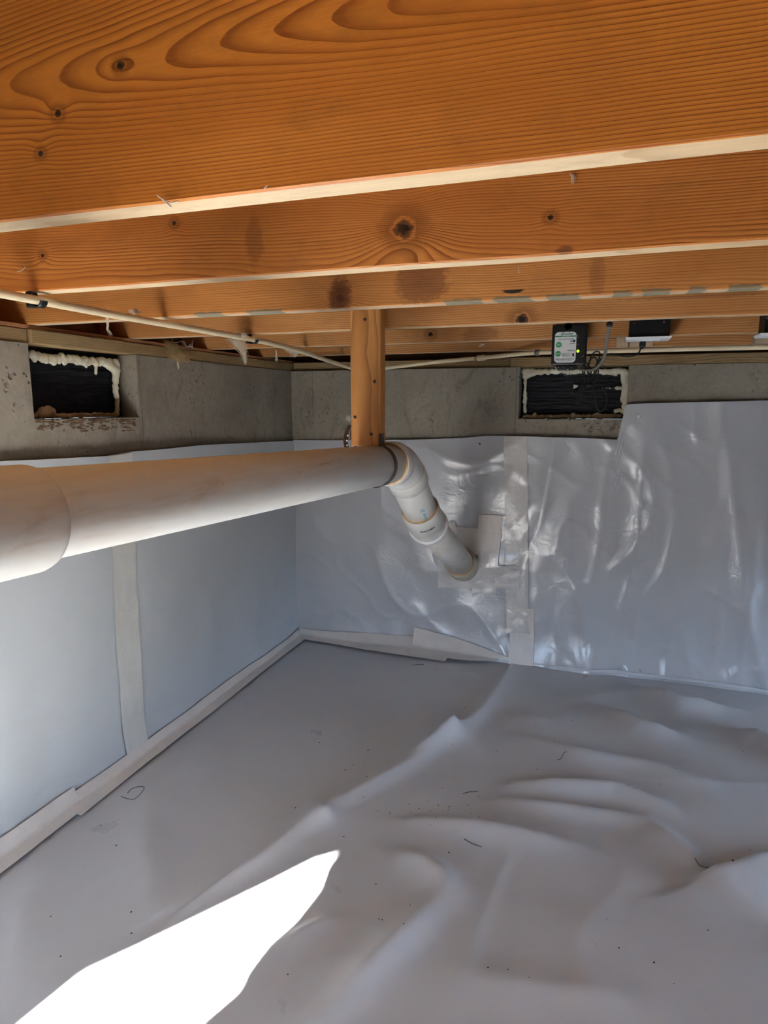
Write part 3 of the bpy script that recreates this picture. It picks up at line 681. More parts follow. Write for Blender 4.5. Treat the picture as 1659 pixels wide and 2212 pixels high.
# broken mortar lips under the two vents
def crumbs(pts_, name, lab, mat, flat='x'):
    import bmesh
    bm = bmesh.new()
    for p, r_ in pts_:
        m_ = bmesh.ops.create_icosphere(bm, subdivisions=1, radius=r_); g_ = R.uniform(0.8, 3.0); sx_, sy_ = (0.3, g_) if flat == 'x' else (g_, 0.3)
        for v in m_['verts']: v.co = Vector((v.co.x*sx_*R.uniform(0.7, 1.3), v.co.y*sy_*R.uniform(0.7, 1.3), v.co.z*R.uniform(0.3, 0.9)))+Vector(p)
    V = [v.co.copy() for v in bm.verts]; F = [tuple(v.index for v in f.verts) for f in bm.faces]; bm.free()
    return mk(name, V, F, mat, label=lab, cat='debris', kind='stuff')
brown = plain('broken_mortar', (0.13, 0.085, 0.055), 0.95, 0.1, var=0.4, nscale=40)
crumbs([(atx(R.uniform(80, 292), 906+26*R.random()**1.8, XL), R.uniform(0.002, 0.0065)) for _ in range(190)], 'mortar_crumbs', 'crumbling brown mortar below the left vent', brown)
crumbs([(aty(R.uniform(1258, 1330), R.uniform(910, 934), W), R.uniform(0.001, 0.003)) for _ in range(80)], 'mortar_crumbs', 'thin brown mortar crumbs below the back vent', brown, 'y')

# ------------------------------------------------------------------ wooden post with pipe strap
pw = wood('post_wood', (0.66, 0.31, 0.090), (0.36, 0.14, 0.035), pith=(0.10, -0.02), slope=(0.01, 0.005), spacing=0.006, warp=0.006, seed=52.0, axis='z',
          knots=[(-0.012, 0.0, 0.0001, 0.0)])
PX0, PX1 = -0.672, -0.583; PZ0, PZ1 = CAMZ-0.1135, HJ+0.12
e = empty('wooden_post', (-0.627, 1.725, PZ0), label='short orange wooden post hanging from the joists down onto the white drain pipe', cat='post')
V, F = boxvf(PX0, PX1, 1.7045, 1.7425, PZ0, PZ1)
mk('stud', V, F, pw, e, bevel=0.003)
for (a, b) in ((788, 690), (809, 824), (767, 901), (802, 938)):
    p = aty(a, b, 1.704); V, F = tubevf([(p.x, 1.7055, p.z), (p.x, 1.7035, p.z), (p.x, 1.7030, p.z)], [0.0045, 0.0045, 0.003], 12)
    mk('screw', V, F, M['strap'], e, smooth=True)

# ------------------------------------------------------------------ drain pipe
A = Vector((-0.605, 1.64, CAMZ-0.166)); B = Vector((-0.649, 0.62, CAMZ-0.133)); ax = (A-B).normalized()
def onaxis(y): return A+ax*((y-A.y)/ax.y)
RP = 0.0572
C1 = onaxis(1.915)
C2 = aty(919, 1128, 2.165); E0 = aty(1001, 1223, 2.835)
d1 = (C2-C1).normalized(); d2 = (E0-C2).normalized()
e = empty('drain_pipe', A.copy(), label='white plastic drain pipe crossing from the left foreground to the back wall', cat='pipe')
V, F = tubevf([onaxis(-0.35), onaxis(0.2), onaxis(0.8), onaxis(1.3), onaxis(1.83)], RP, 48)
mk('pipe', V, F, M['pvc'], e, smooth=True, label='long straight stained pipe run')
def ringtube(P, r, name, mat, lab=None, seg=48):
    V, F = tubevf(P, r, seg); return mk(name, V, F, mat, e, smooth=True, label=lab)
# big fitting at the near left
ys = [0.600, 0.597, 0.590, 0.40, 0.30, 0.10, 0.09]
pp = [onaxis(y)+Vector((0, 0, -0.003)) for y in ys]
ringtube(pp, [RP, RP+0.0065, RP+0.0085, RP+0.0088, RP+0.012, RP+0.012, RP+0.009], 'coupling', M['pvc'], 'wide coupling at the near end')
def arc(c, din, dout, back, n_=12):
    P0 = c-din*back; P1 = c+dout*back; return [(P0*(1-t)**2+c*2*t*(1-t)+P1*t*t) for t in [i_/n_ for i_ in range(n_+1)]]
# first elbow
bk = 0.062
el = arc(C1, ax, d1, bk)
ringtube(el, RP+0.004, 'elbow', M['pvc_white'], 'bend below the wooden post')
def hub(c, d, L, r_, name, mat, lab=None):
    c = Vector(c); P = [c-d*L*0.5, c-d*(L*0.5-0.002), c+d*(L*0.5-0.002), c+d*L*0.5]
    return ringtube(P, [r_-0.002, r_, r_, r_-0.002], name, mat, lab)
hub(C1-ax*(bk+0.018), ax, 0.048, RP+0.0085, 'hub', M['pvc_white'])
hub(C1-ax*(bk+0.043), ax, 0.003, RP+0.0045, 'cement_ring', M['cement'])
hub(C1+d1*(bk+0.018), d1, 0.050, RP+0.0080, 'hub', M['pvc_white'])
s1 = C1+d1*(bk+0.02); s2 = C2-d1*0.02
ringtube([s1, s2], RP, 'pipe', M['pvc_white'])
h2 = C2-d1*0.048
hub(h2+d1*0.005, d1, 0.085, RP+0.0085, 'hub', M['pvc_white'])
hub(h2-d1*0.040, d1, 0.004, RP+0.0055, 'cement_ring', M['cement'])
el2 = arc(C2, d1, d2, 0.034)
ringtube(el2, RP+0.0065, 'elbow', M['pvc_white'], 'lower bend of the pipe')
hub(C2+d2*0.040, d2, 0.017, RP+0.0145, 'rim', M['white'], 'bright white rim of the lower bend')
ringtube([C2+d2*0.02, E0+d2*0.05], RP-0.0005, 'pipe', M['pvc'], 'sloping pipe running into the back wall')
hub(E0-d2*0.045, d2, 0.085, RP+0.014, 'hub', M['pvc_grey'], 'dirty grey hub at the back wall')
hub(E0-d2*0.089, d2, 0.004, RP+0.006, 'cement_ring', M['cement'])
# clear primer beads / rivet heads
def text_mesh(s, size, mat, parent, loc, xdir, ydir, name, extr=0.0002, shear=0.0, bold=0.0, align='CENTER', cyl=None, label=None, stretch=1.0):
    c = bpy.data.curves.new(name, 'FONT'); c.body = s; c.size = size; c.extrude = extr; c.shear = shear; c.offset = bold
    c.align_x = align; c.align_y = 'CENTER'; c.resolution_u = 2
    o = bpy.data.objects.new(name, c); COL.objects.link(o)
    dg = bpy.context.evaluated_depsgraph_get(); me = bpy.data.meshes.new_from_object(o.evaluated_get(dg)); bpy.data.objects.remove(o)
    xdir = Vector(xdir).normalized(); ydir = Vector(ydir).normalized(); zd = xdir.cross(ydir)
    loc = Vector(loc); V = []
    for v in me.vertices:
        vx = v.co.x*stretch; q_ = loc+xdir*vx+ydir*v.co.y+zd*v.co.z
        if cyl:
            c0, cd, rr = cyl; w_ = q_-c0; al = cd*w_.dot(cd); rad = (w_-al); q_ = c0+al+rad.normalized()*(rr+v.co.z)
        V.append(q_)
    F = [tuple(p.vertices) for p in me.polygons]
    o = mk(name, V, F, mat, parent, label=label); bpy.data.meshes.remove(me); return o
CAMP = Vector((0, 0, CAMZ))
def facing(c, d, lateral=0.0):
    v = (CAMP-c); v -= d*v.dot(d); v.normalize(); s_ = d.cross(v).normalized()
    v = (v*math.cos(lateral)+s_*math.sin(lateral)).normalized(); return v
tc = (s1+s2)/2+d1*0.025; vv = facing(tc, d1, -0.10); side = d1.cross(vv).normalized()
text_mesh('Storm 22', 0.019, M['blueink'], e, tc+vv*(RP+0.0006), -d1, vv.cross(-d1), 'handwritten_mark', shear=0.3, cyl=(s1, d1, RP+0.0006), label='blue marker writing along the pipe')
tc = h2+d1*0.008; vv = facing(tc, d1, 0.05); xr_ = vv.cross(d1).normalized()
xr_ = xr_ if xr_.x > 0 else -xr_
text_mesh('MONTREAL', 0.011, M['ink'], e, tc+vv*(RP+0.0092), xr_, vv.cross(xr_), 'stamp', bold=0.0003, cyl=(h2, d1, RP+0.0092), label='small black printed stamp')

# perforated metal strap around pipe and post
yS = 1.716; cS = onaxis(yS)
pth = []
rS = RP+0.0022
pth.append(Vector((PX0-0.0014, yS-0.001, PZ0+0.045))); pth.append(Vector((PX0-0.0014, yS, PZ0+0.02)))
for i_ in range(0, 25):
    a = math.radians(150+i_*(276/24)); pth.append(cS+Vector((math.cos(a)*rS, 0.006*math.sin(a*1.0), math.sin(a)*rS)))
pth.append(Vector((PX1+0.0014, yS, PZ0+0.012))); pth.append(Vector((PX1+0.0014, yS-0.001, PZ0+0.035)))
pth = spline(pth, 3)
hw = 0.0095; V, F = [], []
for i_, p in enumerate(pth):
    t = (pth[min(i_+1, len(pth)-1)]-pth[max(i_-1, 0)]).normalized(); nrm = t.cross(Vector((0, 1, 0))).normalized()
    for dy, dn in ((-hw, 0.0008), (hw, 0.0008), (hw, -0.0008), (-hw, -0.0008)): V.append(p+Vector((0, dy, 0))+nrm*dn)
for i_ in range(len(pth)-1):
    for s in range(4): F.append((i_*4+s, i_*4+(s+1) % 4, (i_+1)*4+(s+1) % 4, (i_+1)*4+s))
F += [(0, 1, 2, 3), tuple((len(pth)-1)*4+s for s in (3, 2, 1, 0))]
st = empty('pipe_strap', (cS.x, yS, cS.z-RP), label='dark perforated metal strap looped under the drain pipe and fixed to the post', cat='strap')
mk('band', V, F, M['strap'], st)
# loose tail of the strap bulging out left of the post
tail = spline([aty(757, 918, 1.712), aty(749, 935, 1.712), aty(747, 955, 1.712), aty(750, 968, 1.712)], 8)
V, F = [], []
for i_, p in enumerate(tail):
    for dx, dy in ((-0.0045, -0.006), (0.0045, 0.004), (0.0035, 0.006), (-0.0055, -0.004)): V.append(p+Vector((dx, dy, 0)))
for i_ in range(len(tail)-1):
    for s in range(4): F.append((i_*4+s, i_*4+(s+1) % 4, (i_+1)*4+(s+1) % 4, (i_+1)*4+s))
F += [(0, 1, 2, 3), tuple((len(tail)-1)*4+s for s in (3, 2, 1, 0))]
mk('strap_end', V, F, M['strap'], st, label='loose perforated end beside the post')
for (a, b) in ((751, 941), (749.5, 952), (750, 962)):
    p = aty(a, b, 1.7035); V, F = tubevf([p, p+Vector((0, -0.0012, 0))], 0.0024, 10); mk('hole', V, F, M['white'], st, label='white disc standing for light through a strap hole')  # white discs added where light would show through the strap
p = aty(828, 941, 1.7035)
V, F = boxvf(PX1-0.006, PX1+0.002, 1.7020, 1.7044, PZ0+0.002, PZ0+0.036); mk('strap_end', V, F, M['strap'], st, label='end bent onto the post face')
V, F = tubevf([p, p+Vector((0, -0.003, 0))], 0.0022, 10); mk('screw', V, F, M['steel'], st, smooth=True)

# ------------------------------------------------------------------ cream water tubing
LP = [atz(-60, 622, CAMZ+0.190), Vector((-1.003, 0.898, CAMZ+0.190)), Vector((-1.010, 1.181, CAMZ+0.190)), Vector((-0.999, 1.749, CAMZ+0.190)), aty(640, 756, 2.08), aty(700, 776, 2.38), aty(752, 793, 2.62), aty(775, 799, 2.68), aty(800, 799, 2.70)]
LP[0] = Vector((-1.0, 0.3, CAMZ+0.190)); LP.insert(0, Vector((-0.995, -0.6, CAMZ+0.190)))
RPt = [aty(800, 799, 2.70), aty(835, 795, 2.69), aty(940, 782, 2.66), aty(1040, 773, 2.62), aty(1160, 762, 2.53), aty(1290, 759, 2.42), aty(1450, 754.5, 2.33), aty(1659, 749.5, 2.24), aty(1900, 744, 2.15), aty(2300, 738, 2.1)]
tb_ = empty('water_tube', Vector((-1.0, 1.749, CAMZ+0.182)), label='thin cream plastic water tube running under the joists and along the back wall', cat='tube')
pts_all = spline(LP[:-1]+RPt, 8)
mk('tube', *tubevf(pts_all, 0.0079, 20), M['pex'], tb_, smooth=True)
c0, c1 = aty(1031, 774, 2.622), aty(1048, 772.3, 2.618); dd = (c1-c0).normalized()
mk('coupling', *tubevf([c0, c0+dd*0.002, c1-dd*0.002, c1], [0.0095, 0.0115, 0.0115, 0.0095], 20), M['pex'], tb_, smooth=True)
for q in (c0-dd*0.006, c1+dd*0.006): mk('crimp_ring', *tubevf([q-dd*0.004, q+dd*0.004], 0.0090, 18), M['cement'], tb_, smooth=True)
# clips: hooked black clips nailed to joist undersides, grey clip on the back run
def clip(c, mat, lab, r_=0.0105):
    ex = empty('tube_clip', c.copy(), label=lab, cat='clip')
    P = []
    for i_ in range(10):
        a = math.radians(-155+i_*17); P.append((math.cos(a)*r_, math.sin(a)*r_))
    V, F = [], []
    wd = 0.008
    for (x_, z_) in P:
        k_ = 1.22
        V += [(c.x+x_, c.y-wd, c.z+z_), (c.x+x_, c.y+wd, c.z+z_), (c.x+x_*k_, c.y+wd, c.z+z_*k_), (c.x+x_*k_, c.y-wd, c.z+z_*k_)]
    for i_ in range(len(P)-1):
        for s in range(4): F.append((i_*4+s, i_*4+(s+1) % 4, (i_+1)*4+(s+1) % 4, (i_+1)*4+s))
    F += [(0, 1, 2, 3), tuple((len(P)-1)*4+s for s in (3, 2, 1, 0))]
    mk('hook', V, F, mat, ex, smooth=True)
    mk('nail_block', *boxvf(c.x-0.024, c.x-0.009, c.y-wd, c.y+wd, c.z-0.012, c.z+0.0158), mat, ex, bevel=0.002)
clip(Vector((-1.006, 0.985, CAMZ+0.190)), M['blackp'], 'black tube clip nailed under the second joist at the far left')
clip(Vector((-1.000, 1.760, CAMZ+0.190)), M['blackp'], 'black tube clip nailed under the fourth joist above the drain pipe')
c = aty(1161, 762, 2.53); ex = empty('tube_clip', c, label='grey clip on the tube just left of the alarm box', cat='clip')
mk('collar', *tubevf([c+Vector((-0.008, 0.002, 0)), c+Vector((0.008, -0.002, 0.0))], 0.0112, 16), M['greyc'], ex, smooth=True)

# ------------------------------------------------------------------ alarm box
AY = 2.115
def ab(a, b): return aty(a, b, AY)
p0, p1 = ab(1190, 789), ab(1265, 789); ztop = HJ+0.035
al = empty('alarm_box', Vector(((p0.x+p1.x)/2, AY+0.03, p0.z)), label='black alarm box with white and green label hanging from the fifth joist', cat='alarm')
mk('case', *boxvf(p0.x, p1.x, AY, JY[4]-0.001, p0.z, ztop), M['blackp'], al, bevel=0.004)
q0, q1 = ab(1199, 799), ab(1246, 788); mk('terminal_block', *boxvf(q0.x, q1.x, AY+0.008, AY+0.05, q0.z, p0.z+0.001), M['black'], al, bevel=0.003)
def rrect(x0, x1, z0, z1, r_, y, th):
    P = []
    for (cx, cz, a0) in ((x1-r_, z1-r_, 0), (x0+r_, z1-r_, 90), (x0+r_, z0+r_, 180), (x1-r_, z0+r_, 270)):
        for i_ in range(7): a = math.radians(a0+i_*15); P.append((cx+r_*math.cos(a), cz+r_*math.sin(a)))
    n_ = len(P); V = [(a, y, b) for a, b in P]+[(a, y-th, b) for a, b in P]
    F = [tuple(range(n_)), tuple(range(2*n_-1, n_-1, -1))]+[(i_, (i_+1) % n_, n_+(i_+1) % n_, n_+i_) for i_ in range(n_)]
    return V, F
l0, l1 = ab(1196.5, 784), ab(1246, 716); lw = l1.x-l0.x; lh = l1.z-l0.z
lb = mk('label_plate', *rrect(l0.x, l1.x, l0.z, l1.z, 0.012, AY-0.0002, 0.0008), M['label'], al, label='white rounded label with green discs and black print')
yl = AY-0.0011
def lp(u, v): return Vector((l0.x+lw*u, yl, l0.z+lh*v))
X_, Z_ = (1, 0, 0), (0, 0, 1)
mk('green_band', *boxvf(l0.x+0.0003, l1.x-0.0003, yl-0.0001, yl+0.0002, l0.z+lh*0.835, l0.z+lh*0.875), M['dgreen'], lb)
for (u, v) in ((0.19, 0.585), (0.18, 0.295)):
    c = lp(u, v); mk('green_disc', *tubevf([c, c+Vector((0, -0.0004, 0))], lw*0.135, 24), M['green'], lb)
def tx(s, sz, m_, u, v, nm='print', st=1.0, sh=0.0, b=0.0, dy=0.0): text_mesh(s, sz, m_, lb, lp(u, v)+Vector((0, -0.0003-dy, 0)), X_, Z_, nm, extr=0.0001, stretch=st, shear=sh, bold=b)
tx('Zoeller', 0.0115, M['dgreen'], 0.56, 0.93, 'logo', sh=0.35, b=0.0002)
c = lp(0.32, 0.93); ringp = [c+Vector((math.cos(a)*0.0035, -0.0002, math.sin(a)*0.0035)) for a in [i_*math.pi/8 for i_ in range(17)]]
mk('logo_ring', *tubevf(ringp, 0.0004, 6), M['dgreen'], lb)
tx('Z', 0.006, M['dgreen'], 0.32, 0.93, 'logo')
tx('PUMP COMPANY', 0.0035, M['paperw'], 0.52, 0.855, b=0.0001)
tx('INDOOR ALARM/POWER ON LINE', 0.0032, M['ink'], 0.52, 0.765, b=0.0001, st=0.92)
tx('TEST', 0.0048, M['paperw'], 0.19, 0.585, dy=0.0004, b=0.0001)
tx('SILENCE', 0.0042, M['paperw'], 0.18, 0.295, dy=0.0004, b=0.0001)
tx('ALARM', 0.0042, M['ink'], 0.82, 0.615, b=0.0001); tx('UL', 0.007, M['ink'], 0.78, 0.69, b=0.0002); tx('\u25cf', 0.010, M['ink'], 0.90, 0.69)
tx('POWER ON', 0.0040, M['ink'], 0.79, 0.385, b=0.0001)
mk('warning_panel', *boxvf(l0.x+lw*0.35, l0.x+lw*0.80, yl-0.0002, yl, l0.z+lh*0.20, l0.z+lh*0.30), M['inkgrey'], lb)
mk('symbol', *rrect(l0.x+lw*0.84, l0.x+lw*0.93, l0.z+lh*0.20, l0.z+lh*0.30, 0.002, yl, 0.0002), M['ink'], lb)
tx('REMOTE ALARM SYSTEM 120VAC', 0.0042, M['ink'], 0.50, 0.115, b=0.0001, st=0.86)
tx('ZOELLER PUMP CO. LOUISVILLE', 0.0032, M['ink'], 0.50, 0.065, st=0.90)
c = ab(1248.5, 758.5); mk('power_light', *tubevf([c+Vector((0, 0.001, 0)), c+Vector((0, -0.002, 0)), c+Vector((0, -0.003, 0))], [0.0042, 0.0042, 0.0022], 16), M['led'], al, smooth=True, label='glowing yellow-green lamp')
c = ab(1228, 706); mk('buzzer', *tubevf([c+Vector((0, 0.001, 0)), c+Vector((0, -0.006, 0)), c+Vector((0, -0.006, 0)), c+Vector((0, -0.001, 0))], [0.012, 0.012, 0.009, 0.008], 24), M['black'], al, smooth=True)
for (a, b) in ((1248.5, 725), (1248.5, 728.5), (1248.5, 744), (1260, 769), (1257, 771)):
    c = ab(a, b); mk('screw', *tubevf([c, c+Vector((0, -0.0008, 0))], 0.0011, 8), M['steel'], al)
for (a, b, r_) in ((1200, 793.5, 0.0014), (1206, 793.5, 0.0014), (1217, 794, 0.001), (1226.5, 798.5, 0.0020), (1235, 794, 0.0008)):
    c = aty(a, b, AY+0.007); mk('terminal_screw', *tubevf([c, c+Vector((0, -0.0015, 0))], r_, 10), M['white'], al)

# ------------------------------------------------------------------ wires and cords
def cord(name, px, y, r_, mat, lab, seg=10):
    P = [aty(a, b, y if len(q_) == 0 else q_[0]) for (a, b, *q_) in px]
    return mk(name, *tubevf(spline(P, 8), r_, seg), mat, al, smooth=True, label=lab)
cord('wire', [(1200, 794), (1205, 801), (1215, 805.5), (1228, 806), (1240, 802), (1244, 799), (1262, 797)], AY-0.004, 0.0012, M['wire_w'], 'thin pale wire looping under the alarm box')
cord('wire', [(1213, 803), (1219, 809.5), (1226, 811), (1233, 805)], AY+0.000, 0.0008, M['greyc'], 'faint grey wire loop hanging below the pale wire')
cord('power_cord', [(1384, 752, 2.13), (1381, 760, 2.13), (1372, 767, 2.13), (1355, 770, 2.13), (1335, 767, 2.12), (1315, 765, 2.11), (1300, 774, 2.10), (1290, 790, 2.10), (1280, 797, 2.10), (1268, 797, 2.10), (1245, 795, 2.112)], 2.1, 0.0022, M['blackp'], 'black power cord from the white outlet cover to the alarm box')
# bundled slack of the cord: long loops tied at the middle
bd = empty('cord_bundle', aty(1272, 905, 2.10), label='tangled bundle of black cord loops hanging in front of the back vent', cat='cord')
loops = [[(1268, 835), (1262, 800), (1264, 784), (1270, 790), (1272, 820), (1270, 836)], [(1271, 792), (1276, 776), (1284, 772), (1290, 780), (1286, 792), (1277, 798), (1272, 790)],
         [(1270, 790), (1279, 766), (1290, 759), (1296, 764), (1293, 778), (1285, 800), (1276, 832)], [(1236, 808), (1237, 830), (1237, 846), (1243, 850), (1250, 845), (1257, 830), (1262, 818)],
         [(1264, 830), (1252, 850), (1245, 866), (1248, 872), (1255, 865), (1260, 845), (1266, 832)], [(1278, 830), (1285, 850), (1288, 876), (1296, 888), (1304, 884), (1311, 868), (1310, 852), (1301, 836)],
         [(1266, 828), (1260, 810), (1258, 795), (1262, 788), (1269, 800), (1272, 832)], [(1276, 835), (1284, 815), (1288, 800), (1282, 795), (1275, 810), (1270, 836)], [(1280, 830), (1290, 815), (1292, 800), (1287, 790)]]
for i_, L in enumerate(loops):
    yy = 2.085+0.006*(i_ % 4)
    mk('cord_loop', *tubevf(spline([aty(a, b, yy) for a, b in L], 8), 0.0021, 8), M['blackp'], bd, smooth=True)
c = aty(1273, 832, 2.092); mk('cable_tie', *tubevf([c+Vector((0, 0, -0.006)), c+Vector((0, 0, 0.006))], [0.014, 0.013], 14), M['black'], bd, smooth=True)
# flat grey cable from the fourth joist
P = spline([aty(1317, 694, 1.80), aty(1316, 705, 1.86), aty(1311, 735, 1.92), aty(1307, 765, 1.97), aty(1299, 782, 2.02), aty(1285, 797, 2.06), aty(1266, 800, 2.08), aty(1246, 797, 2.10)], 8)
P[0] = Vector((P[0].x, 1.80, HJ-0.002)); V, F = [], []
for i_, p in enumerate(P):
    t = (P[min(i_+1, len(P)-1)]-P[max(i_-1, 0)]).normalized(); s_ = t.cross(Vector((0, 1, 0))).normalized(); n_ = s_.cross(t).normalized()
    hw_ = 0.0052*(1-0.35*i_/len(P)); ht = 0.0022
    for q_ in range(10):
        a = 2*math.pi*q_/10; V.append(p+s_*math.cos(a)*hw_+n_*math.sin(a)*ht)
for i_ in range(len(P)-1):
    for s in range(10): F.append((i_*10+s, i_*10+(s+1) % 10, (i_+1)*10+(s+1) % 10, (i_+1)*10+s))
F += [tuple(range(10)), tuple((len(P)-1)*10+s for s in range(9, -1, -1))]
fc = empty('flat_cable', P[-1].copy(), label='flat grey cable dropping from the fourth joist to the cord bundle', cat='cable')
mk('cable', V, F, M['greyc'], fc, smooth=True)
c = P[0]; mk('staple', *boxvf(c.x-0.008, c.x+0.008, 1.79, 1.812, HJ-0.010, HJ-0.001), M['blackp'], fc, bevel=0.002, label='black clip at the joist')

# ------------------------------------------------------------------ outlet boxes
def outlet(pxl, pxr, lab, plug=False, twist=0.0):
    y0, y1 = 2.085, JY[4]-0.001
    a, b = aty(pxl, 727, y0), aty(pxr, 727, y0); zp = HJ-0.018
    ot = empty('outlet_box', Vector(((a.x+b.x)/2, (y0+y1)/2, zp)), label=lab, cat='outlet')
    ins = 0.012
    mk('box', *boxvf(a.x+ins, b.x-ins*0.6, y0+0.012, y1, zp+0.006, HJ+0.075), M['black'], ot, bevel=0.002)
    V, F = boxvf(a.x, b.x, y0, y1+0.0, zp, zp+0.007)
    V = [(x_+(0.004 if x_ < (a.x+b.x)/2 else -0.004)*(1 if z_ < zp+0.001 else 0), y_+(0.004 if y_ < y0+0.001 and z_ < zp+0.001 else 0), z_) for x_, y_, z_ in V]
    mk('cover_plate', V, F, M['white'], ot, bevel=0.0015, label='white cover plate facing the floor')
    cx = (a.x+b.x)/2
    mk('receptacle', *boxvf(cx-0.033, cx+0.033, y0+0.018, y1-0.03, zp-0.0035, zp), M['white'], ot, bevel=0.002)
    for q_ in (-1, 1):
        c = Vector((cx+q_*0.040, y0+0.0115, HJ+0.03)); mk('mounting_screw', *tubevf([c, c+Vector((0, -0.003, 0))], 0.004, 10), M['strap'], ot, smooth=True)
    return a, b, zp
a, b, zp = outlet(1350, 1453, 'black outlet box with white cover plate and a black plug in it')
outlet(1641, 1744, 'black outlet box with white cover plate at the right picture edge')
c = aty(1388, 740, 2.13)
pl = mk('plug', *boxvf(c.x-0.009, c.x+0.009, 2.118, 2.142, zp-0.020, zp-0.004), M['blackp'], al, bevel=0.003)
rel = [(0, 0.0075), (0.004, 0.0055), (0.006, 0.0065), (0.009, 0.0045), (0.011, 0.0055), (0.014, 0.0038), (0.016, 0.0046), (0.020, 0.003)]
top_ = Vector((c.x, 2.13, zp-0.019)); bot_ = aty(1384, 753, 2.13); 
mk('strain_relief', *tubevf([top_.lerp(bot_, t_/0.020) for t_, _ in rel], [r_ for _, r_ in rel], 14), M['blackp'], pl, smooth=True)
gw = plain('grey_wood_block', (0.40, 0.30, 0.20), 0.8, 0.2, var=0.18, nscale=14)
c0, c1 = aty(1330, 752, 2.50), aty(1413, 722, 2.50)
mk('wood_block', *boxvf(c0.x, (c0.x+c1.x)/2-0.018, 2.55, JY[5]-0.001, HJ+0.001, HJ+0.05), gw, bevel=0.002, label='greyish wood block on the last joist, left one behind the plug', cat='block')
mk('wood_block', *boxvf((c0.x+c1.x)/2-0.016, c1.x, 2.54, JY[5]-0.001, HJ-0.002, HJ+0.05), gw, bevel=0.002, label='greyish wood block on the last joist, right one behind the plug', cat='block')
c0, c1 = aty(1636, 746, 2.50), aty(1720, 722, 2.50)
mk('wood_block', *boxvf(c0.x, c1.x, 2.54, JY[5]-0.001, HJ-0.002, HJ+0.05), gw, bevel=0.002, label='greyish wood block at the right picture edge', cat='block')

# ------------------------------------------------------------------ fluff, insulation and threads
def tuft(pts_, y, n_, spread, r_, mat, lab, cat='insulation', name='insulation_tuft', both=None):
    """many fine fibres following a path of image points with widths"""
    parts = []
    C = [aty(a, b, y) for a, b, *_ in pts_]
    Wd = [q_[2] if len(q_) > 2 else spread for q_ in pts_]
    for _ in range(n_):
        ph = Vector((R.gauss(0, 1), R.gauss(0, 0.5), R.gauss(0, 0.35))); t0, t1 = sorted((R.uniform(0, 0.5), R.uniform(0.5, 1.0)))
        m_ = len(C)-1; P = []
        for s in range(9):
            t = (t0+(t1-t0)*s/8)*m_; i_ = min(int(t), m_-1); fr = t-i_
            c = C[i_].lerp(C[i_+1], fr); wd = Wd[i_]+(Wd[i_+1]-Wd[i_])*fr
            P.append(c+ph*wd+Vector((nz(c.z*60+ph.x, s*0.5), 0, nz(c.x*60, s*0.5+ph.y)))*wd*0.8)
        parts.append(tubevf(P, [r_*0.6]+[r_]*7+[r_*0.3], 4))
    V, F = join(*parts)
    return mk(name, V, F, mat, label=lab, cat=cat, kind='stuff')
tuft([(232, 664, 0.004), (231, 680, 0.0025), (233, 700, 0.0015), (232, 712, 0.0015), (243, 727, 0.003)], 1.17, 60, 0.002, 0.00035, M['fluff'], 'wispy strand of fluff hanging from the cream tube at left')
tuft([(285, 672, 0.005), (297, 674, 0.005)], 1.27, 50, 0.004, 0.00035, M['fluff'], 'small fluff ball sitting on the cream tube')
tuft([(496, 732, 0.007), (512, 737, 0.011), (520, 748, 0.009), (528, 765, 0.0035), (530, 790, 0.002)], 1.70, 230, 0.008, 0.00028, M['fluff'], 'large pale fluff clump wrapped around the cream tube above the pipe')
tuft([(500, 728, 0.006), (520, 722, 0.008), (535, 728, 0.003)], 1.68, 70, 0.005, 0.00045, M['fluff'], 'thin fluff strands over the tube beside the big clump')
tuft([(338, 730, 0.006), (358, 746, 0.013), (378, 763, 0.018), (396, 780, 0.020)], 1.93, 380, 0.01, 0.0004, M['fluff_y'], 'yellow-brown insulation tuft stuffed over the left concrete wall')
tuft([(383, 778, 0.002), (387, 800, 0.0015)], 1.95, 24, 0.002, 0.0005, M['fluff'], 'short pale strand dangling below the yellow insulation tuft')
tuft([(596, 755, 0.0015), (597, 770, 0.0015), (597, 782, 0.004)], 2.19, 40, 0.002, 0.0005, M['fluff'], 'small fluff strand hanging from the fifth joist left of the post')
tuft([(617, 756, 0.006), (640, 762, 0.010), (632, 775, 0.004)], 2.22, 60, 0.006, 0.0004, M['fluff'], 'thin web of fluff beside the cream tube left of the post')
tuft([(755, 895, 0.0015), (753, 905, 0.004), (757, 912, 0.002)], 1.70, 30, 0.002, 0.0004, M['fluff'], 'tiny fluff tuft at the left edge of the post')
tuft([(1036, 748, 0.003), (1042, 745, 0.004), (1045, 742, 0.001)], 2.17, 20, 0.002, 0.0004, M['fluff'], 'tiny fluff tuft under the fifth joist right of the post')
tuft([(1235, 372, 0.002), (1240, 385, 0.002), (1238, 400, 0.001)], 0.975, 16, 0.001, 0.0003, M['fluff'], 'faint wisp on the face of the second joist')
def thread(px, y, r_, lab, group=None, mat='web'):
    P = spline([aty(a, b, y) for a, b in px], 5); return mk('thread', *tubevf(P, r_, 6), M[mat], smooth=True, label=lab, cat='thread', group=group)
thread([(371, 731), (374, 739), (382, 740), (392, 737), (398, 739), (404, 749), (412, 748), (417, 753)], 1.95, 0.0011, 'curly white thread dangling below the fourth joist')
thread([(393, 738), (399, 746), (405, 750), (410, 744), (414, 748)], 1.95, 0.0007, 'thin white thread tangled with the curly one')
thread([(417, 751), (415, 742), (418, 733)], 1.95, 0.0005, 'short white thread tip right of the curly one')
thread([(340, 422), (352, 430), (368, 438), (384, 434)], 0.603, 0.0008, 'pale splinter on the lower edge of the nearest joist')
thread([(350, 430), (362, 440), (370, 447)], 0.603, 0.0007, 'second pale splinter below the first on the nearest joist')
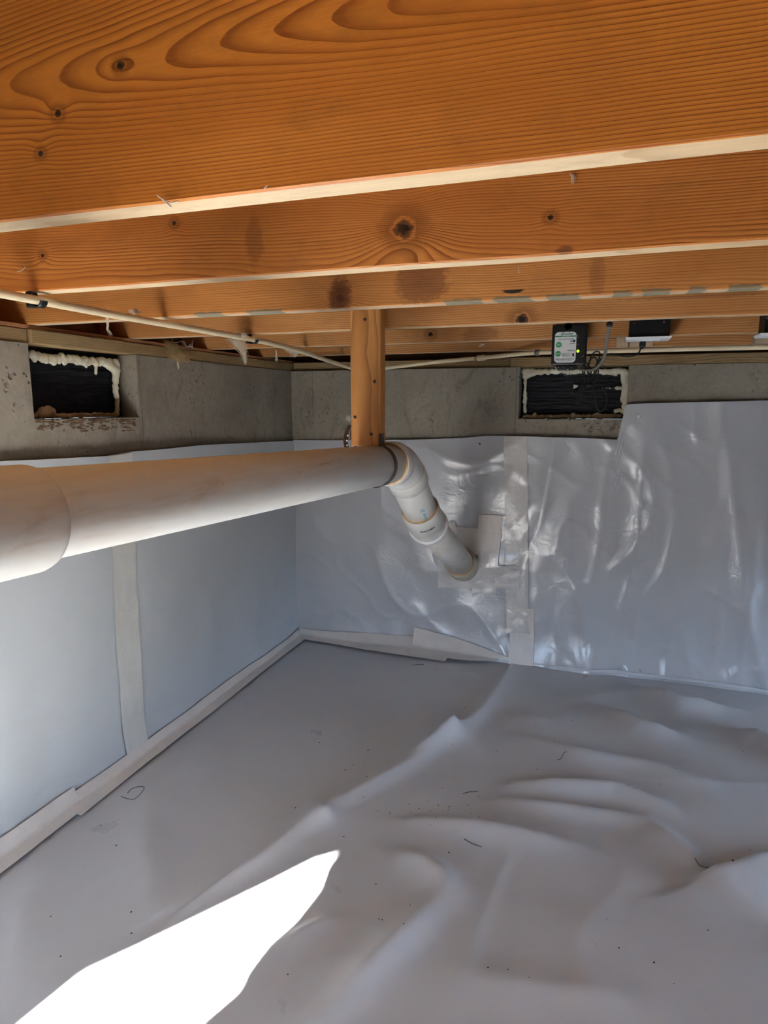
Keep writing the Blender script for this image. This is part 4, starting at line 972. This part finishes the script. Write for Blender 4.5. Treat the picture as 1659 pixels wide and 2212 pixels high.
thread([(38, 586), (46, 585), (52, 580), (54, 576)], 0.974, 0.0007, 'small curved splinter at the left end of the second joist')
thread([(570, 408), (578, 400)], 0.603, 0.0006, 'tiny splinter on the lower edge of the nearest joist near its middle')
thread([(1120, 576), (1122, 590)], 1.30, 0.0008, 'tiny pale thread hanging under the second joist')

# ------------------------------------------------------------------ bits on the floor
def onfloor(a, b, dz=0.004):
    p = atz(a, b, 0.012); return Vector((p.x, p.y, floor_z(p.x, p.y)+0.0035+dz))
P = [onfloor(a, b) for a, b in ((262, 1722), (275, 1728), (290, 1732), (305, 1722), (312, 1710), (300, 1706), (285, 1708), (276, 1716))]
mk('fibre_loop', *tubevf(spline(P, 6), 0.0009, 6), M['dirt'], smooth=True, label='thin curled grey fibre loop on the floor near the left wall', cat='debris')
for (L, lab) in ((((888, 1439), (900, 1437), (916, 1437)), 'thin dark twig on the floor near the back wall tape'), (((1203, 1644), (1212, 1642), (1218, 1634), (1224, 1634)), 'small bent dark fibre on the wrinkled floor sheet'),
                 (((1000, 1712), (1015, 1708), (1032, 1707)), 'thin dark fibre in the middle of the floor'), (((1500, 1862), (1512, 1875), (1530, 1882)), 'dark sliver on the floor at the right'),
                 (((1003, 1818), (1020, 1826), (1040, 1832)), 'pale scratchy fibre on the floor below the middle folds')):
    mk('fibre', *tubevf(spline([onfloor(a, b, 0.002) for a, b in L], 5), 0.0009, 5), M['dirt'], smooth=True, label=lab, cat='debris')
import bmesh
bm = bmesh.new()
specks = [(842, 1758), (862, 1757), (888, 1755), (935, 1740), (905, 1745), (795, 1617), (788, 1645), (762, 1652), (977, 1613), (1461, 1660), (1427, 1693), (1605, 1626), (1542, 1690), (1620, 1833), (1337, 2050),
          (1054, 2098), (812, 1906), (622, 2102), (872, 2025), (283, 1966), (940, 1846), (969, 1841), (1238, 1690), (922, 1443), (940, 1446), (690, 1602), (1160, 1660), (638, 1750), (1530, 2010)]
specks += [(R.uniform(780, 1050), R.uniform(1680, 1790)) for _ in range(22)]+[(R.uniform(100, 1600), R.uniform(1500, 2150)) for _ in range(30)]
for a, b in specks:
    p = onfloor(a, b, 0.0); m_ = bmesh.ops.create_icosphere(bm, subdivisions=1, radius=R.uniform(0.0008, 0.0022))
    for v in m_['verts']: v.co = Vector((v.co.x*R.uniform(0.7, 1.6), v.co.y*R.uniform(0.7, 1.6), v.co.z*0.7))+p
V = [v.co.copy() for v in bm.verts]; F = [tuple(v.index for v in f.verts) for f in bm.faces]; bm.free()
mk('dirt_specks', V, F, M['dirt'], loc=(0, 1, 0), label='scattered dark dirt specks on the plastic floor', cat='debris', kind='stuff')
